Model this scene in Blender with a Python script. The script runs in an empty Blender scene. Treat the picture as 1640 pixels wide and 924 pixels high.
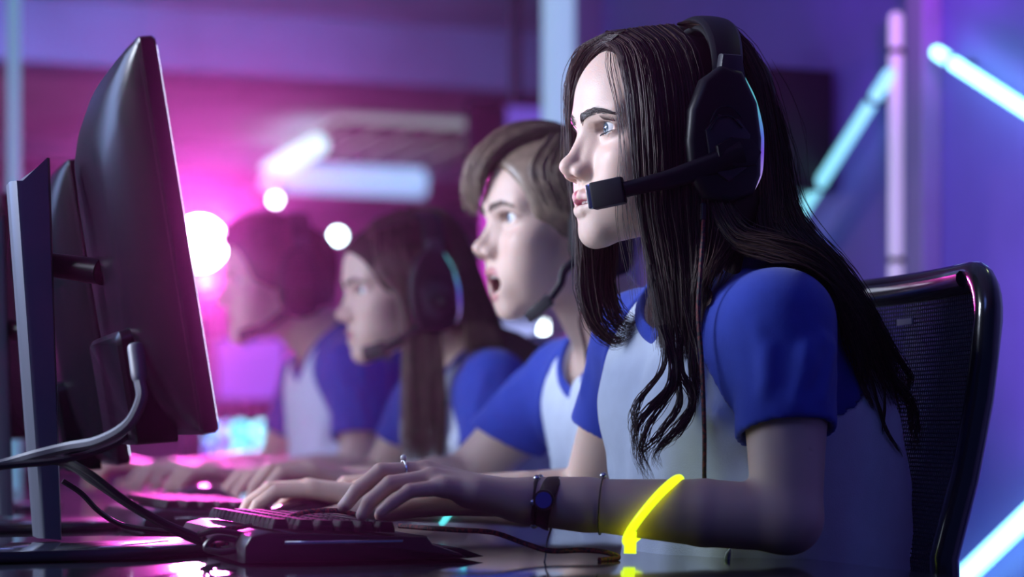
# Four players at a row of screens in a dim, stage-lit hall.
import bpy, bmesh, math, random
import numpy as np
from mathutils import Matrix, Vector

# ------------------------------------------------------------------ camera, world, exposure
SC = bpy.context.scene
F_PX = 1640 * 70 / 36; HORIZON = 694; CAM_Z = .86
cam = bpy.data.cameras.new('camera'); cam.lens = 70; cam.sensor_width = 36
cam.shift_y = (HORIZON - 462) / 1640; cam.clip_start = .05
cam.dof.use_dof = True; cam.dof.focus_distance = 1.93; cam.dof.aperture_fstop = 3.0; cam.dof.aperture_blades = 0
cam_o = bpy.data.objects.new('camera', cam); SC.collection.objects.link(cam_o)
cam_o.location = (0, 0, CAM_Z); cam_o.rotation_euler = (math.pi / 2, 0, 0); SC.camera = cam_o
SC.view_settings.view_transform = 'Standard'; SC.view_settings.look = 'None'; SC.view_settings.gamma = 1
SC.view_settings.use_curve_mapping = False; SC.view_settings.exposure = 0.0
wd = bpy.data.worlds.new('world'); SC.world = wd; wd.use_nodes = True
wd.node_tree.nodes['Background'].inputs[0].default_value = (.05, .09, .42, 1)
wd.node_tree.nodes['Background'].inputs[1].default_value = .22
SC.cycles.use_denoising = True
SC.cycles.max_bounces = 6; SC.cycles.diffuse_bounces = 3; SC.cycles.glossy_bounces = 3; SC.cycles.transmission_bounces = 4
SC.cycles.sample_clamp_indirect = 4; SC.cycles.caustics_reflective = False; SC.cycles.caustics_refractive = False

# the row of players runs along its own axes: local x = towards the screens, y = towards the camera end of the row
P0 = (.144, 2.0); ROWDEG = 200
_c, _s = math.cos(math.radians(20)), math.sin(math.radians(20))
def row(x, y, z=0.0): return Vector((P0[0] - x * _c + y * _s, P0[1] - x * _s - y * _c, z))
def at(px, py, y):
    """row-local point seen at a pixel, on the lengthwise plane y"""
    q = (px - 820) / F_PX
    x = (q * P0[1] - q * y * _c - P0[0] - y * _s) / (q * _s - _c)
    Y = P0[1] - x * _s - y * _c
    return (x, y, CAM_Z + (HORIZON - py) / F_PX * Y)
def at_x(px, py, x):
    """row-local point seen at a pixel, on the crosswise plane x"""
    q = (px - 820) / F_PX
    y = (q * (P0[1] - x * _s) - P0[0] + x * _c) / (_s + q * _c)
    Y = P0[1] - x * _s - y * _c
    return (x, y, CAM_Z + (HORIZON - py) / F_PX * Y)
def to_px(p):
    w = row(*p); return 820 + w.x / w.y * F_PX, HORIZON - (w.z - CAM_Z) / w.y * F_PX
CAM_L = np.array((.144 * _c + 2 * _s, -.144 * _s + 2 * _c, CAM_Z))
def wp(px, py, Y): return Vector(((px - 820) / F_PX * Y, Y, CAM_Z + (HORIZON - py) / F_PX * Y))

def area(name, loc, aim, size, power, col, sy=None, spread=None):
    l = bpy.data.lights.new(name, 'AREA'); l.energy = power; l.color = col; l.size = size
    if sy: l.shape = 'RECTANGLE'; l.size_y = sy
    if spread: l.spread = math.radians(spread)
    o = bpy.data.objects.new(name, l); SC.collection.objects.link(o); o.location = loc
    o.rotation_euler = (Vector(aim) - Vector(loc)).to_track_quat('-Z', 'Y').to_euler(); return o
def spot(name, loc, aim, power, col, ang=50, blend=.6, r=.06):
    l = bpy.data.lights.new(name, 'SPOT'); l.energy = power; l.color = col; l.spot_size = math.radians(ang); l.spot_blend = blend; l.shadow_soft_size = r
    o = bpy.data.objects.new(name, l); SC.collection.objects.link(o); o.location = loc
    o.rotation_euler = (Vector(aim) - Vector(loc)).to_track_quat('-Z', 'Y').to_euler(); return o
# unseen lights set outside the frame to light players, walls and hall
area('overhead_fill', (-.6, .5, 2.3), (.2, 2.0, .9), .6, 4.5, (.16, .28, 1))  # blue fill added overhead for the sides facing the camera
area('front_wash', (-1.85, 2.0, 1.75), (.06, 2.02, 1.1), .5, 16.5, (.74, .82, 1), None, 80)
area('left_fill', (-1.9, 2.9, 1.55), (0, 2.6, .95), .7, 11, (.36, .52, 1))  # blue fill added to brighten the shirt fronts
area('hair_light', (1.35, 2.75, 2.3), (.2, 2.0, 1.1), .3, 10, (.75, .95, .42))
spot('magenta_wall_spot', (.72, 2.75, .3), row(*at_x(1690, 330, -1.3)), 60, (.55, .04, 1), 48, 1)
spot('magenta_ceiling_spot', (.75, 3.1, 1.7), row(*at_x(1380, -20, -1.3)), 26, (.65, .06, 1), 46, 1)
area('wall_wash', (.6, 3.0, .15), row(-1.3, -.6, 1.4), .8, 4.5, (.12, .14, 1))
area('hall_wash', (-1.5, 6, 2.35), (-1, 12, 1.2), 1.2, 62, (.26, .34, 1))
area('hall_pink', (-2.6, 9, .8), (-1.5, 13.8, 2.4), .6, 5, (1, .35, .8))

# ------------------------------------------------------------------ signed-distance sculpting kit
f32 = np.float32
def V(*a): return np.array(a, dtype=f32)
def unit(v):
    v = np.asarray(v, dtype=float); return v / max(np.linalg.norm(v), 1e-9)
class Frame:
    """local frame: origin o, rotation R (columns = axes), scale sc (local unit in metres)"""
    def __init__(s, o=(0, 0, 0), R=None, sc=1.0):
        s.o = V(*o); s.R = np.eye(3, dtype=f32) if R is None else np.asarray(R, dtype=f32); s.sc = sc
    def to(s, P): return ((P - s.o) @ s.R) / f32(s.sc)
    def fr(s, p): return (np.asarray(p, dtype=f32) * f32(s.sc)) @ s.R.T + s.o
def rot(axis, deg):
    return np.array(Matrix.Rotation(math.radians(deg), 3, axis))
def s_cone(a, b, ra, rb):
    a, b = V(*a), V(*b); ba = b - a; L2 = f32(max(float(ba @ ba), 1e-12))
    def fn(P):
        pa = P - a; t = np.clip((pa @ ba) / L2, 0, 1)
        q = pa - t[:, None] * ba
        return np.sqrt((q * q).sum(1)) - (ra + (rb - ra) * t)
    r = max(ra, rb)
    return fn, np.minimum(a, b) - r, np.maximum(a, b) + r
def s_ell(c, r, R=None):
    c, r = V(*c), V(*r); Rm = None if R is None else np.asarray(R, dtype=f32)
    ir, ir2 = 1 / r, 1 / (r * r)
    def fn(P):
        q = P - c
        if Rm is not None: q = q @ Rm
        k0 = np.sqrt(((q * ir) ** 2).sum(1)); k1 = np.sqrt(((q * ir2) ** 2).sum(1))
        return np.where(k0 < 1e-4, -r.min(), k0 * (k0 - 1) / np.maximum(k1, 1e-6))
    m = float(r.max()) if R is not None else r
    return fn, c - m, c + m
def s_box(c, h, rr, R=None):
    c, h = V(*c), V(*h); Rm = None if R is None else np.asarray(R, dtype=f32)
    def fn(P):
        q = P - c
        if Rm is not None: q = q @ Rm
        q = np.abs(q) - h + rr
        return np.sqrt((np.maximum(q, 0) ** 2).sum(1)) + np.minimum(q.max(1), 0) - rr
    m = float(np.sqrt((h * h).sum())) if R is not None else h
    return fn, c - m, c + m
def s_plane(o, n):            # negative behind the plane
    o, n = V(*o), V(*unit(n))
    return (lambda P: (P - o) @ n), V(-9, -9, -9), V(9, 9, 9)
class Field:
    def __init__(s): s.ops = []
    def add(s, prim, k=0.0, op='u', fr=None, sym=False):
        fn, lo, hi = prim
        if fr is not None:
            if sym: lo = lo.copy(); hi = hi.copy(); m = max(abs(float(lo[1])), abs(float(hi[1]))); lo[1] = -m; hi[1] = m
            cs = np.array([[(lo, hi)[i][0], (lo, hi)[j][1], (lo, hi)[l][2]] for i in (0, 1) for j in (0, 1) for l in (0, 1)], dtype=f32)
            w = fr.fr(cs); lo, hi = w.min(0), w.max(0); k = k * fr.sc; sc = f32(fr.sc)
            def g(P, fn=fn, fr=fr, sym=sym):
                q = fr.to(P)
                if sym: q[:, 1] = np.abs(q[:, 1])
                return fn(q) * sc
        else:
            def g(P, fn=fn, sym=sym):
                if sym: P = P.copy(); P[:, 1] = np.abs(P[:, 1])
                return fn(P)
            if sym: lo = lo.copy(); hi = hi.copy(); m = max(abs(float(lo[1])), abs(float(hi[1]))); lo[1] = -m; hi[1] = m
        if op == 'i': lo, hi = V(-9, -9, -9), V(9, 9, 9)
        s.ops.append((op, f32(k), g, np.asarray(lo, dtype=f32), np.asarray(hi, dtype=f32)))
    def chain(s, pts, rad, k=0.0, fr=None, sym=False, ki=None):
        for i in range(len(pts) - 1):
            s.add(s_cone(pts[i], pts[i + 1], rad[i], rad[i + 1]), k if (i == 0 or ki is None) else ki, 'u', fr, sym)
    def box(s, pad=0.0):
        us = [o for o in s.ops if o[0] == 'u']
        return np.min([o[3] for o in us], 0) - pad, np.max([o[4] for o in us], 0) + pad
    @staticmethod
    def comb(op, k, D, d):
        if op == 'u':
            if k <= 0: return np.minimum(D, d)
            h = np.maximum(k - np.abs(D - d), 0) / k
            return np.minimum(D, d) - h * h * k * f32(.25)
        if op == 's': d = -d
        if k <= 0: return np.maximum(D, d)
        h = np.maximum(k - np.abs(D - d), 0) / k
        return np.maximum(D, d) + h * h * k * f32(.25)
    def reach(s):       # how far each shape can still matter to the blends after it
        m, out = 0.0, []
        for op, k, *_ in s.ops[::-1]:
            if op == 'u' or k > m: m = max(m, float(k))
            out.append(m)
        return out[::-1]
    def at(s, P, big=0.5):
        D = np.full(len(P), .5, dtype=f32)
        for (op, k, g, lo, hi), rc in zip(s.ops, s.reach()):
            pad = big + rc if op == 'u' else k + big
            m = np.nonzero(((P > lo - pad) & (P < hi + pad)).all(1))[0]
            if len(m): D[m] = Field.comb(op, k, D[m], g(P[m]))
        return D
    def mesh(s, h, lo=None, hi=None, n=12, clip=None):
        """surface nets over sparse blocks -> verts, quads"""
        a, b = s.box(2 * h)
        lo = a if lo is None else np.maximum(a, V(*lo)); hi = b if hi is None else np.minimum(b, V(*hi))
        B = h * n
        nb = np.maximum(np.ceil((hi - lo) / B).astype(int), 1)
        ib = np.stack(np.meshgrid(*[np.arange(v) for v in nb], indexing='ij'), -1).reshape(-1, 3)
        cen = (lo + (ib + .5) * B).astype(f32)
        d = s.at(cen, 4 * B)
        ib = ib[np.abs(d) < B * 1.25 + .004]
        big = f32(max(.006, 2 * h)); rch = s.reach()
        m = n + 1
        off = np.stack(np.meshgrid(*[np.arange(m)] * 3, indexing='ij'), -1).reshape(-1, 3)
        offm = (off * h).astype(f32)
        vk, vp, fk = [], [], []
        tot = nb * n + 2
        def key(I): return (I[..., 0] * tot[1] + I[..., 1]) * tot[2] + I[..., 2]
        CH = 160
        for c0 in range(0, len(ib), CH):
            bl = ib[c0:c0 + CH]
            org = (lo + bl * B).astype(f32)
            D = np.full((len(bl), m ** 3), .5, dtype=f32)
            for (op, k, g, plo, phi), rc in zip(s.ops, rch):
                pad = (big + rc if op == 'u' else k + .002)
                sel = np.nonzero(((org + f32(B) > plo - pad) & (org < phi + pad)).all(1))[0]
                if not len(sel): continue
                P = (org[sel][:, None, :] + offm[None]).reshape(-1, 3)
                D[sel] = Field.comb(op, k, D[sel], g(P).reshape(len(sel), -1))
            D = D.reshape(len(bl), m, m, m)
            S = D < 0
            c8 = [(i, j, l) for i in (0, 1) for j in (0, 1) for l in (0, 1)]
            cnt = sum(S[:, i:i + n, j:j + n, l:l + n].astype(np.int8) for i, j, l in c8)
            w = np.nonzero((cnt > 0) & (cnt < 8))
            if not len(w[0]): continue
            vals = {c: D[w[0], w[1] + c[0], w[2] + c[1], w[3] + c[2]] for c in c8}
            acc = np.zeros((len(w[0]), 3)); num = np.zeros(len(w[0]))
            for c in c8:
                for ax in range(3):
                    if c[ax]: continue
                    e = list(c); e[ax] = 1; e = tuple(e)
                    v0, v1 = vals[c], vals[e]
                    x = (v0 < 0) != (v1 < 0)
                    t = np.where(x, v0 / np.where(x, v0 - v1, 1), 0)
                    p = np.array(c, float)[None].repeat(len(t), 0); p[:, ax] += t
                    acc += p * x[:, None]; num += x
            I = np.stack(w[1:], -1) + bl[w[0]] * n
            vk.append(key(I)); vp.append(lo + (I + acc / num[:, None]) * h)
            for ax in range(3):
                sl0 = [slice(0, n)] * 3; sl1 = [slice(0, n)] * 3; sl1[ax] = slice(1, n + 1)
                A, Bv = S[(slice(None), *sl0)], S[(slice(None), *sl1)]
                e = np.nonzero(A != Bv)
                if not len(e[0]): continue
                flip = A[e]
                I = np.stack(e[1:], -1) + bl[e[0]] * n
                u, v = [(1, 2), (2, 0), (0, 1)][ax]
                q = []
                for du, dv in ((-1, -1), (0, -1), (0, 0), (-1, 0)):
                    J = I.copy(); J[:, u] += du; J[:, v] += dv; q.append(key(J))
                q = np.stack(q, -1)
                q[~flip] = q[~flip][:, ::-1]
                fk.append(q)
        vk = np.concatenate(vk); vp = np.concatenate(vp); fk = np.concatenate(fk)
        o = np.argsort(vk); vk = vk[o]; vp = vp[o]
        ix = np.clip(np.searchsorted(vk, fk), 0, len(vk) - 1)
        ok = (vk[ix] == fk).all(1)
        return vp.astype(f32), ix[ok]
def relax(v, q, it=2, lam=.5):
    """light Laplacian smoothing"""
    for _ in range(it):
        acc = np.zeros_like(v); num = np.zeros(len(v), dtype=f32)
        for i in range(4):
            for j in (1, 3):
                a, b = q[:, i], q[:, (i + j) % 4]
                for ax in range(3): acc[:, ax] += np.bincount(a, weights=v[b, ax], minlength=len(v)).astype(f32)
                num += np.bincount(a, minlength=len(v))
        m = num > 0
        v = v.copy(); v[m] += lam * (acc[m] / num[m][:, None] - v[m])
    return v
def np_mesh(name, v, q, mats, cols=None, mi=None, parent=None, smooth=True, nper=4, tri=None):
    me = bpy.data.meshes.new(name)
    v = np.asarray(v, dtype=f32); q = np.asarray(q)
    me.vertices.add(len(v)); me.vertices.foreach_set('co', v.ravel())
    nq = len(q); nt = 0 if tri is None else len(tri); nf = nq + nt
    li = q.astype(np.int32).ravel(); ls = np.arange(0, nq * nper, nper, dtype=np.int32)
    if nt: li = np.concatenate([li, tri.astype(np.int32).ravel()]); ls = np.concatenate([ls, nq * nper + np.arange(0, nt * 3, 3, dtype=np.int32)])
    me.loops.add(len(li)); me.loops.foreach_set('vertex_index', li)
    me.polygons.add(nf); me.polygons.foreach_set('loop_start', ls)
    me.update(calc_edges=True)
    me.polygons.foreach_set('use_smooth', np.full(nf, smooth))
    for m in mats if isinstance(mats, (list, tuple)) else [mats]: me.materials.append(m)
    if mi is not None: me.polygons.foreach_set('material_index', np.asarray(mi, dtype=np.int32))
    if cols is not None:
        at = me.color_attributes.new('Col', 'FLOAT_COLOR', 'POINT')
        at.data.foreach_set('color', np.concatenate([cols, np.ones((len(v), 1))], 1).astype(f32).ravel())
    me.update(); me.validate()
    o = bpy.data.objects.new(name, me); bpy.context.scene.collection.objects.link(o)
    if parent is not None: o.parent = parent
    return o
def thin_hidden(v, q, mask, cell):
    """merge the vertices under the clothes into a coarse lattice; the surface stays one piece"""
    key = np.floor(v / cell).astype(np.int64); k = (key[:, 0] * 4096 + key[:, 1]) * 4096 + key[:, 2]
    k = np.where(mask, k, np.arange(len(v)) + (1 << 50))
    _, first, inv = np.unique(k, return_index=True, return_inverse=True)
    cnt = np.bincount(inv); nv = np.stack([np.bincount(inv, weights=v[:, i]) / cnt for i in range(3)], -1).astype(f32)
    q = inv[q]; nx = np.roll(q, -1, 1); dup = q == nx; nd = dup.sum(1)
    op = (q[:, 0] == q[:, 2]) | (q[:, 1] == q[:, 3])
    quads = q[(nd == 0) & ~op]; t = q[(nd == 1) & ~op]; d = dup[(nd == 1) & ~op]
    keep = ~d; tri = t[keep].reshape(-1, 3) if len(t) else np.zeros((0, 3), int)
    return nv, quads, tri
def smooth01(x, a, b):
    t = np.clip((x - a) / (b - a), 0, 1); return t * t * (3 - 2 * t)
def spline(pts, n):
    """Catmull-Rom through pts (any columns) -> n samples"""
    p = np.asarray(pts, dtype=float)
    if len(p) == 2: 
        t = np.linspace(0, 1, n)[:, None]; return p[0] * (1 - t) + p[1] * t
    p = np.vstack([2 * p[0] - p[1], p, 2 * p[-1] - p[-2]])
    s = np.linspace(0, len(p) - 3 - 1e-6, n); i = s.astype(int); t = (s - i)[:, None]
    a, b, c, d = p[i], p[i + 1], p[i + 2], p[i + 3]
    return .5 * (2 * b + (c - a) * t + (2 * a - 5 * b + 4 * c - d) * t * t + (3 * b - a - 3 * c + d) * t ** 3)
def tubes(paths, radii, ns=3):
    """many polyline tubes at once: paths (S,n,3), radii (S,n) -> verts, quads"""
    S, n, _ = paths.shape
    T = np.gradient(paths, axis=1); T /= np.maximum(np.linalg.norm(T, axis=2, keepdims=True), 1e-9)
    ref = np.array([.31, .87, .38]); U = np.cross(T, ref); U /= np.maximum(np.linalg.norm(U, axis=2, keepdims=True), 1e-6)
    W = np.cross(T, U)
    an = np.arange(ns) * 2 * np.pi / ns
    v = paths[:, :, None] + radii[:, :, None, None] * (U[:, :, None] * np.cos(an)[None, None, :, None] + W[:, :, None] * np.sin(an)[None, None, :, None])
    idx = np.arange(S * n * ns).reshape(S, n, ns)
    a = idx[:, :-1]; b = idx[:, 1:]
    q = np.stack([a, np.roll(a, -1, 2), np.roll(b, -1, 2), b], -1).reshape(-1, 4)
    return v.reshape(-1, 3), q
def head_field(F, H, g='f', mouth=0.0, full=True):
    """H: head frame in mm: x forward, y left, z up; origin level with the eyes, over the ear canal"""
    A = lambda p, k, op='u', sym=False: F.add(p, k, op, H, sym)
    fe = g == 'f'; w = 1.0 if fe else 1.04
    A(s_ell((4, 0, 28), (90, 71 * w, 72)), 0)
    A(s_ell((46, 0, 34), (51, 58 * w, 52)), 22)
    A(s_ell((46, 0, -32), (45, 52 * w, 68)), 24)
    A(s_cone((16, 40 * w, -62), (80 - mouth * .6, 12, (-96.5 if fe else -101) - mouth * .25), 13, 12), 34, sym=True)
    A(s_ell((83 - mouth * .6, 0, (-98.5 if fe else -102) - mouth * .25), (12.5, 14 * w if fe else 17, 12.5)), 18)
    A(s_ell((66, 40 * w, -29), (20, 18, 14)), 26, sym=True)
    A(s_ell((64, 30 * w, -58), (24, 20, 25)), 26, sym=True)
    A(s_ell((101, 33, -2), (17, 18, 10.5)), 18, 's', sym=True)
    br = 6.5 if fe else 8.5
    A(s_cone((91.5, 13, 14), (78, 44, 17), br, br - 1), 18, sym=True)
    # nose
    A(s_cone((90, 0, 6), (108, 0, -29), 5.5, 6.5), 11)
    A(s_cone((85, 7, -6), (97, 8.5, -37), 6, 7.5), 10, sym=True)
    A(s_ell((111.5, 0, -34.5), (10, 8, 8)), 8)
    A(s_ell((101, 11, -40.5), (11, 6.6, 7.5)), 5.5, sym=True)
    A(s_cone((111, 0, -40.5), (97, 0, -47), 4.2, 5), 6)
    A(s_ell((104.5, 6.2, -47.5), (7, 3.3, 5)), 2.0, 's', sym=True)
    # mouth mound and lips
    mo = mouth
    A(s_ell((81, 0, -68 - mo * .3), (17.5, 27, 20 + mo * .4)), 16)
    fl = 1.34 if fe else .9
    F.chain([(99.6, 0, -63.6), (99.4, 5, -62.8), (95.5, 13.5, -65.2), (86.5, 24, -69.8 - mo * .45)], [4.0 * fl, 4.3 * fl, 4.0 * fl, 2.0], 2.6, H, True, 2)
    F.chain([(97.4 - mo * .4, 0, -76.6 - mo), (96.4 - mo * .4, 6, -76.3 - mo), (93 - mo * .35, 14, -75 - mo * .85), (86.5 - mo * .15, 23, -70.6 - mo * .45)], [5.3 * fl, 5.3 * fl, 4.4 * fl, 2.0], 2.6, H, True, 2)
    A(s_ell((100, 0, -69.9 - mo * .5), (22 + mo * .6, 17 + mo * .28, 1.9 + mo * .5)), 2.0, 's')
    A(s_ell((105, 0, -54), (5, 2.4, 7)), 5, 's')
    # lids around the eyeball, then the opening between them
    A(s_ell((75.5, 31.5, 0), (13.9, 15.0, 13.2)), 6, sym=True)
    A(s_ell((92, 32.5, .0), (16, 14.8, 6.3), rot('X', 5)), 1.2, 's', sym=True)
    A(s_ell((75.5, 31.5, 0), (11.7, 11.9, 11.5)), .4, 's', sym=True)
    A(s_ell((-8, 70 * w, -14), (14, 4, 27), rot('Z', 14)), 5, sym=True)
# ------------------------------------------------------------------ materials
def mat(name, col, rough=.5, metal=0.0, spec=.5, coat=0.0, bump=None, noise=None, sss=0.0, emit=None, es=1.0, vcol=False, alpha=None, aniso=0.0, sheen=0.0):
    m = bpy.data.materials.new(name); m.use_nodes = True; nt = m.node_tree; b = nt.nodes['Principled BSDF']
    b.inputs['Base Color'].default_value = (*col, 1); b.inputs['Roughness'].default_value = rough; b.inputs['Metallic'].default_value = metal
    b.inputs['Specular IOR Level'].default_value = spec; b.inputs['Coat Weight'].default_value = coat; b.inputs['Coat Roughness'].default_value = .08
    if aniso: b.inputs['Anisotropic'].default_value = aniso
    if sheen: b.inputs['Sheen Weight'].default_value = sheen
    src = None
    if vcol:
        a = nt.nodes.new('ShaderNodeVertexColor'); a.layer_name = 'Col'; src = a.outputs['Color']
    if noise:       # (scale, amount) brightness mottling
        tc = nt.nodes.new('ShaderNodeTexCoord'); n = nt.nodes.new('ShaderNodeTexNoise'); n.inputs['Scale'].default_value = noise[0]; n.inputs['Detail'].default_value = 4
        nt.links.new(tc.outputs['Object'], n.inputs['Vector'])
        r = nt.nodes.new('ShaderNodeMapRange'); r.inputs['From Min'].default_value = .3; r.inputs['From Max'].default_value = .7; r.inputs['To Min'].default_value = 1 - noise[1]; r.inputs['To Max'].default_value = 1 + noise[1]
        nt.links.new(n.outputs['Fac'], r.inputs['Value'])
        mx = nt.nodes.new('ShaderNodeMix'); mx.data_type = 'RGBA'; mx.blend_type = 'MULTIPLY'; mx.inputs['Factor'].default_value = 1
        if src: nt.links.new(src, mx.inputs['A'])
        else: mx.inputs['A'].default_value = (*col, 1)
        nt.links.new(r.outputs['Result'], mx.inputs['B']); src = mx.outputs['Result']
    if src: nt.links.new(src, b.inputs['Base Color'])
    if bump:        # (scale, strength, kind)
        tc = nt.nodes.new('ShaderNodeTexCoord')
        n = nt.nodes.new('ShaderNodeTexWave' if bump[2] == 'wave' else 'ShaderNodeTexNoise'); n.inputs['Scale'].default_value = bump[0]
        nt.links.new(tc.outputs['Object'], n.inputs['Vector'])
        bp = nt.nodes.new('ShaderNodeBump'); bp.inputs['Strength'].default_value = bump[1]; bp.inputs['Distance'].default_value = .002
        nt.links.new(n.outputs['Fac'], bp.inputs['Height']); nt.links.new(bp.outputs['Normal'], b.inputs['Normal'])
    if sss:
        b.inputs['Subsurface Weight'].default_value = sss; b.inputs['Subsurface Radius'].default_value = (1, .35, .18); b.inputs['Subsurface Scale'].default_value = .006
    if emit:
        b.inputs['Emission Color'].default_value = (*emit, 1); b.inputs['Emission Strength'].default_value = es
    return m
M = {}
M['skin'] = mat('skin', (.6, .4, .33), .5, vcol=True, sss=.35, bump=(900, .12, 'noise'), spec=.4)
M['shirt_white'] = mat('white_cotton', (.68, .75, .90), .85, bump=(700, .2, 'noise'), noise=(60, .03), sheen=.15, spec=.2)
M['shirt_blue'] = mat('royal_blue_cotton', (.03, .06, .42), .82, bump=(700, .2, 'noise'), noise=(60, .05), sheen=.15, spec=.2)
M['denim'] = mat('dark_denim', (.02, .03, .07), .9, bump=(600, .3, 'noise'))
M['shoe'] = mat('black_shoe', (.02, .02, .02), .6)
M['hair_brown'] = mat('dark_brown_hair', (.045, .024, .02), .42, spec=.35, vcol=True)
M['hair_cap'] = mat('dark_brown_hair_under', (.022, .012, .010), .7, spec=.15)
M['hair_long'] = mat('mid_brown_hair', (.085, .05, .035), .4, spec=.6, noise=(60, .25))
M['hair_fair'] = mat('sandy_hair', (.2, .14, .1), .42, spec=.6, noise=(60, .3))
M['hair_dark'] = mat('short_dark_hair', (.03, .018, .016), .5, spec=.5, noise=(60, .3))
M['brow'] = mat('brow_hair', (.03, .018, .015), .5)
M['brow_fair'] = mat('brow_hair_fair', (.12, .08, .06), .5)
M['lash'] = mat('lash', (.008, .006, .006), .6)
M['eye'] = mat('eyeball', (.8, .8, .8), .06, vcol=True, coat=1)
M['teeth'] = mat('teeth', (.75, .72, .65), .2)
M['mouth'] = mat('inner_mouth', (.12, .02, .025), .4)
M['black'] = mat('black_plastic', (.009, .009, .013), .42, spec=.25, bump=(1200, .06, 'noise'))
M['black_gloss'] = mat('glossy_black_plastic', (.01, .01, .014), .12, coat=.6)
M['soft_black'] = mat('black_leatherette', (.010, .010, .013), .65, spec=.25, bump=(500, .15, 'noise'))
M['charcoal'] = mat('charcoal_plastic', (.03, .03, .04), .4, spec=.3)
M['grey'] = mat('grey_plastic', (.22, .23, .27), .45)
M['silver'] = mat('brushed_metal', (.6, .62, .68), .22, metal=1)
M['chrome'] = mat('polished_trim', (.75, .8, .85), .12, metal=1)
M['stand'] = mat('satin_grey_metal', (.16, .17, .22), .38, metal=.6)
M['desk'] = mat('dark_glossy_desk', (.018, .02, .03), .13, coat=.7, noise=(5, .12), bump=(40, .01, 'noise'))
M['screen'] = mat('lit_screen', (.02, .02, .02), .3, emit=(.66, .78, 1), es=4.5)
M['cable_grey'] = mat('grey_cable', (.1, .1, .13), .5)
M['cable_black'] = mat('black_cable', (.012, .012, .015), .35)
M['glow_yellow'] = mat('yellow_glow_stick', (.6, .8, .02), .3, emit=(.72, 1, .01), es=1.35)
M['glow_cyan'] = mat('cyan_glow_stick', (.1, .7, .7), .3, emit=(.12, .8, .85), es=1.1)
M['tube'] = mat('cyan_neon_tube', (.5, .9, .9), .3, emit=(.3, .92, 1), es=4)
M['tube_soft'] = mat('soft_cyan_tube', (.5, .9, .9), .3, emit=(.22, .72, .78), es=1.15)
M['tube_dim'] = mat('pale_cyan_tube', (.5, .9, .9), .3, emit=(.35, .55, .8), es=.75)
M['tube_teal'] = mat('teal_tube', (.4, .7, .8), .3, emit=(.12, .35, .5), es=.6)
M['monitor_black'] = mat('monitor_black', (.003, .003, .006), .28, spec=.12)
M['tube_white'] = mat('white_tube', (.8, .8, .8), .3, emit=(.55, .52, .72), es=.55)
M['leather'] = mat('dark_leather', (.03, .018, .014), .5, bump=(500, .2, 'noise'))
M['blue_stone'] = mat('blue_stone', (.02, .05, .4), .15, coat=1)
M['pearl'] = mat('pearl', (.8, .78, .75), .2, coat=.5)

def mesh_obj(name, bm, m, parent=None, smooth=True):
    me = bpy.data.meshes.new(name); bm.to_mesh(me); bm.free()
    for x in m if isinstance(m, (list, tuple)) else [m]: me.materials.append(x)
    if smooth:
        me.polygons.foreach_set('use_smooth', [True] * len(me.polygons))
        try: me.set_sharp_from_angle(angle=math.radians(38))
        except Exception: pass
    o = bpy.data.objects.new(name, me); SC.collection.objects.link(o)
    if parent is not None: o.parent = parent
    return o
def thing(name, label, cat, loc=(0, 0, 0), rz=0.0, group=None):
    o = bpy.data.objects.new(name, None); SC.collection.objects.link(o); o.empty_display_size = .1
    o.location = loc; o.rotation_euler = (0, 0, rz); o['label'] = label; o['category'] = cat
    if group: o['group'] = group
    return o
def tag(o, label, cat, group=None):
    o['label'] = label; o['category'] = cat
    if group: o['group'] = group
    return o
def structure(o): o['kind'] = 'structure'; return o
def bm_box(bm, c, size, bev=.0, seg=2, R=None):
    r = bmesh.ops.create_cube(bm, size=1); vs = r['verts']
    bmesh.ops.scale(bm, vec=size, verts=vs)
    if bev:
        es = list({e for v in vs for e in v.link_edges})
        rb = bmesh.ops.bevel(bm, geom=es, offset=bev, segments=seg, affect='EDGES', profile=.6)
        vs = list({v for f in rb['faces'] for v in f.verts} | {v for v in vs if v.is_valid})
    if R is not None: bmesh.ops.rotate(bm, cent=(0, 0, 0), matrix=R, verts=vs)
    bmesh.ops.translate(bm, vec=c, verts=vs); return vs
def bm_cyl(bm, a, b, r0, r1=None, n=24, caps=True):
    a, b = Vector(a), Vector(b); d = b - a
    q = Vector((0, 0, 1)).rotation_difference(d).to_matrix().to_4x4(); q.translation = (a + b) / 2
    bmesh.ops.create_cone(bm, cap_ends=caps, segments=n, radius1=r0, radius2=r0 if r1 is None else r1, depth=d.length, matrix=q)
def bm_tube(bm, pts, r, n=10, close=False, samples=None, flat=None):
    p = spline(pts, samples or max(2, 6 * len(pts))) if not close else np.asarray(pts, float)
    k = len(p); rr = np.full(k, r) if np.isscalar(r) else np.interp(np.linspace(0, 1, k), np.linspace(0, 1, len(r)), r)
    T = (np.roll(p, -1, 0) - np.roll(p, 1, 0)) if close else np.gradient(p, axis=0)
    T /= np.maximum(np.linalg.norm(T, axis=1, keepdims=True), 1e-9)
    u = np.cross(T[0], [.2, .3, .93]); u /= np.linalg.norm(u); rings = []
    for i in range(k):
        u = u - T[i] * (u @ T[i]); u /= np.linalg.norm(u); w = np.cross(T[i], u)
        f0, f1 = (1, 1) if flat is None else flat
        rings.append([bm.verts.new(p[i] + rr[i] * (f0 * math.cos(a) * u + f1 * math.sin(a) * w)) for a in np.arange(n) * 2 * math.pi / n])
    for i in range(k if close else k - 1):
        a, b = rings[i], rings[(i + 1) % k]
        for j in range(n): bm.faces.new((a[j], a[(j + 1) % n], b[(j + 1) % n], b[j]))
    if not close:
        bm.faces.new(rings[0][::-1]); bm.faces.new(rings[-1])
    bmesh.ops.recalc_face_normals(bm, faces=bm.faces)
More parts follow.
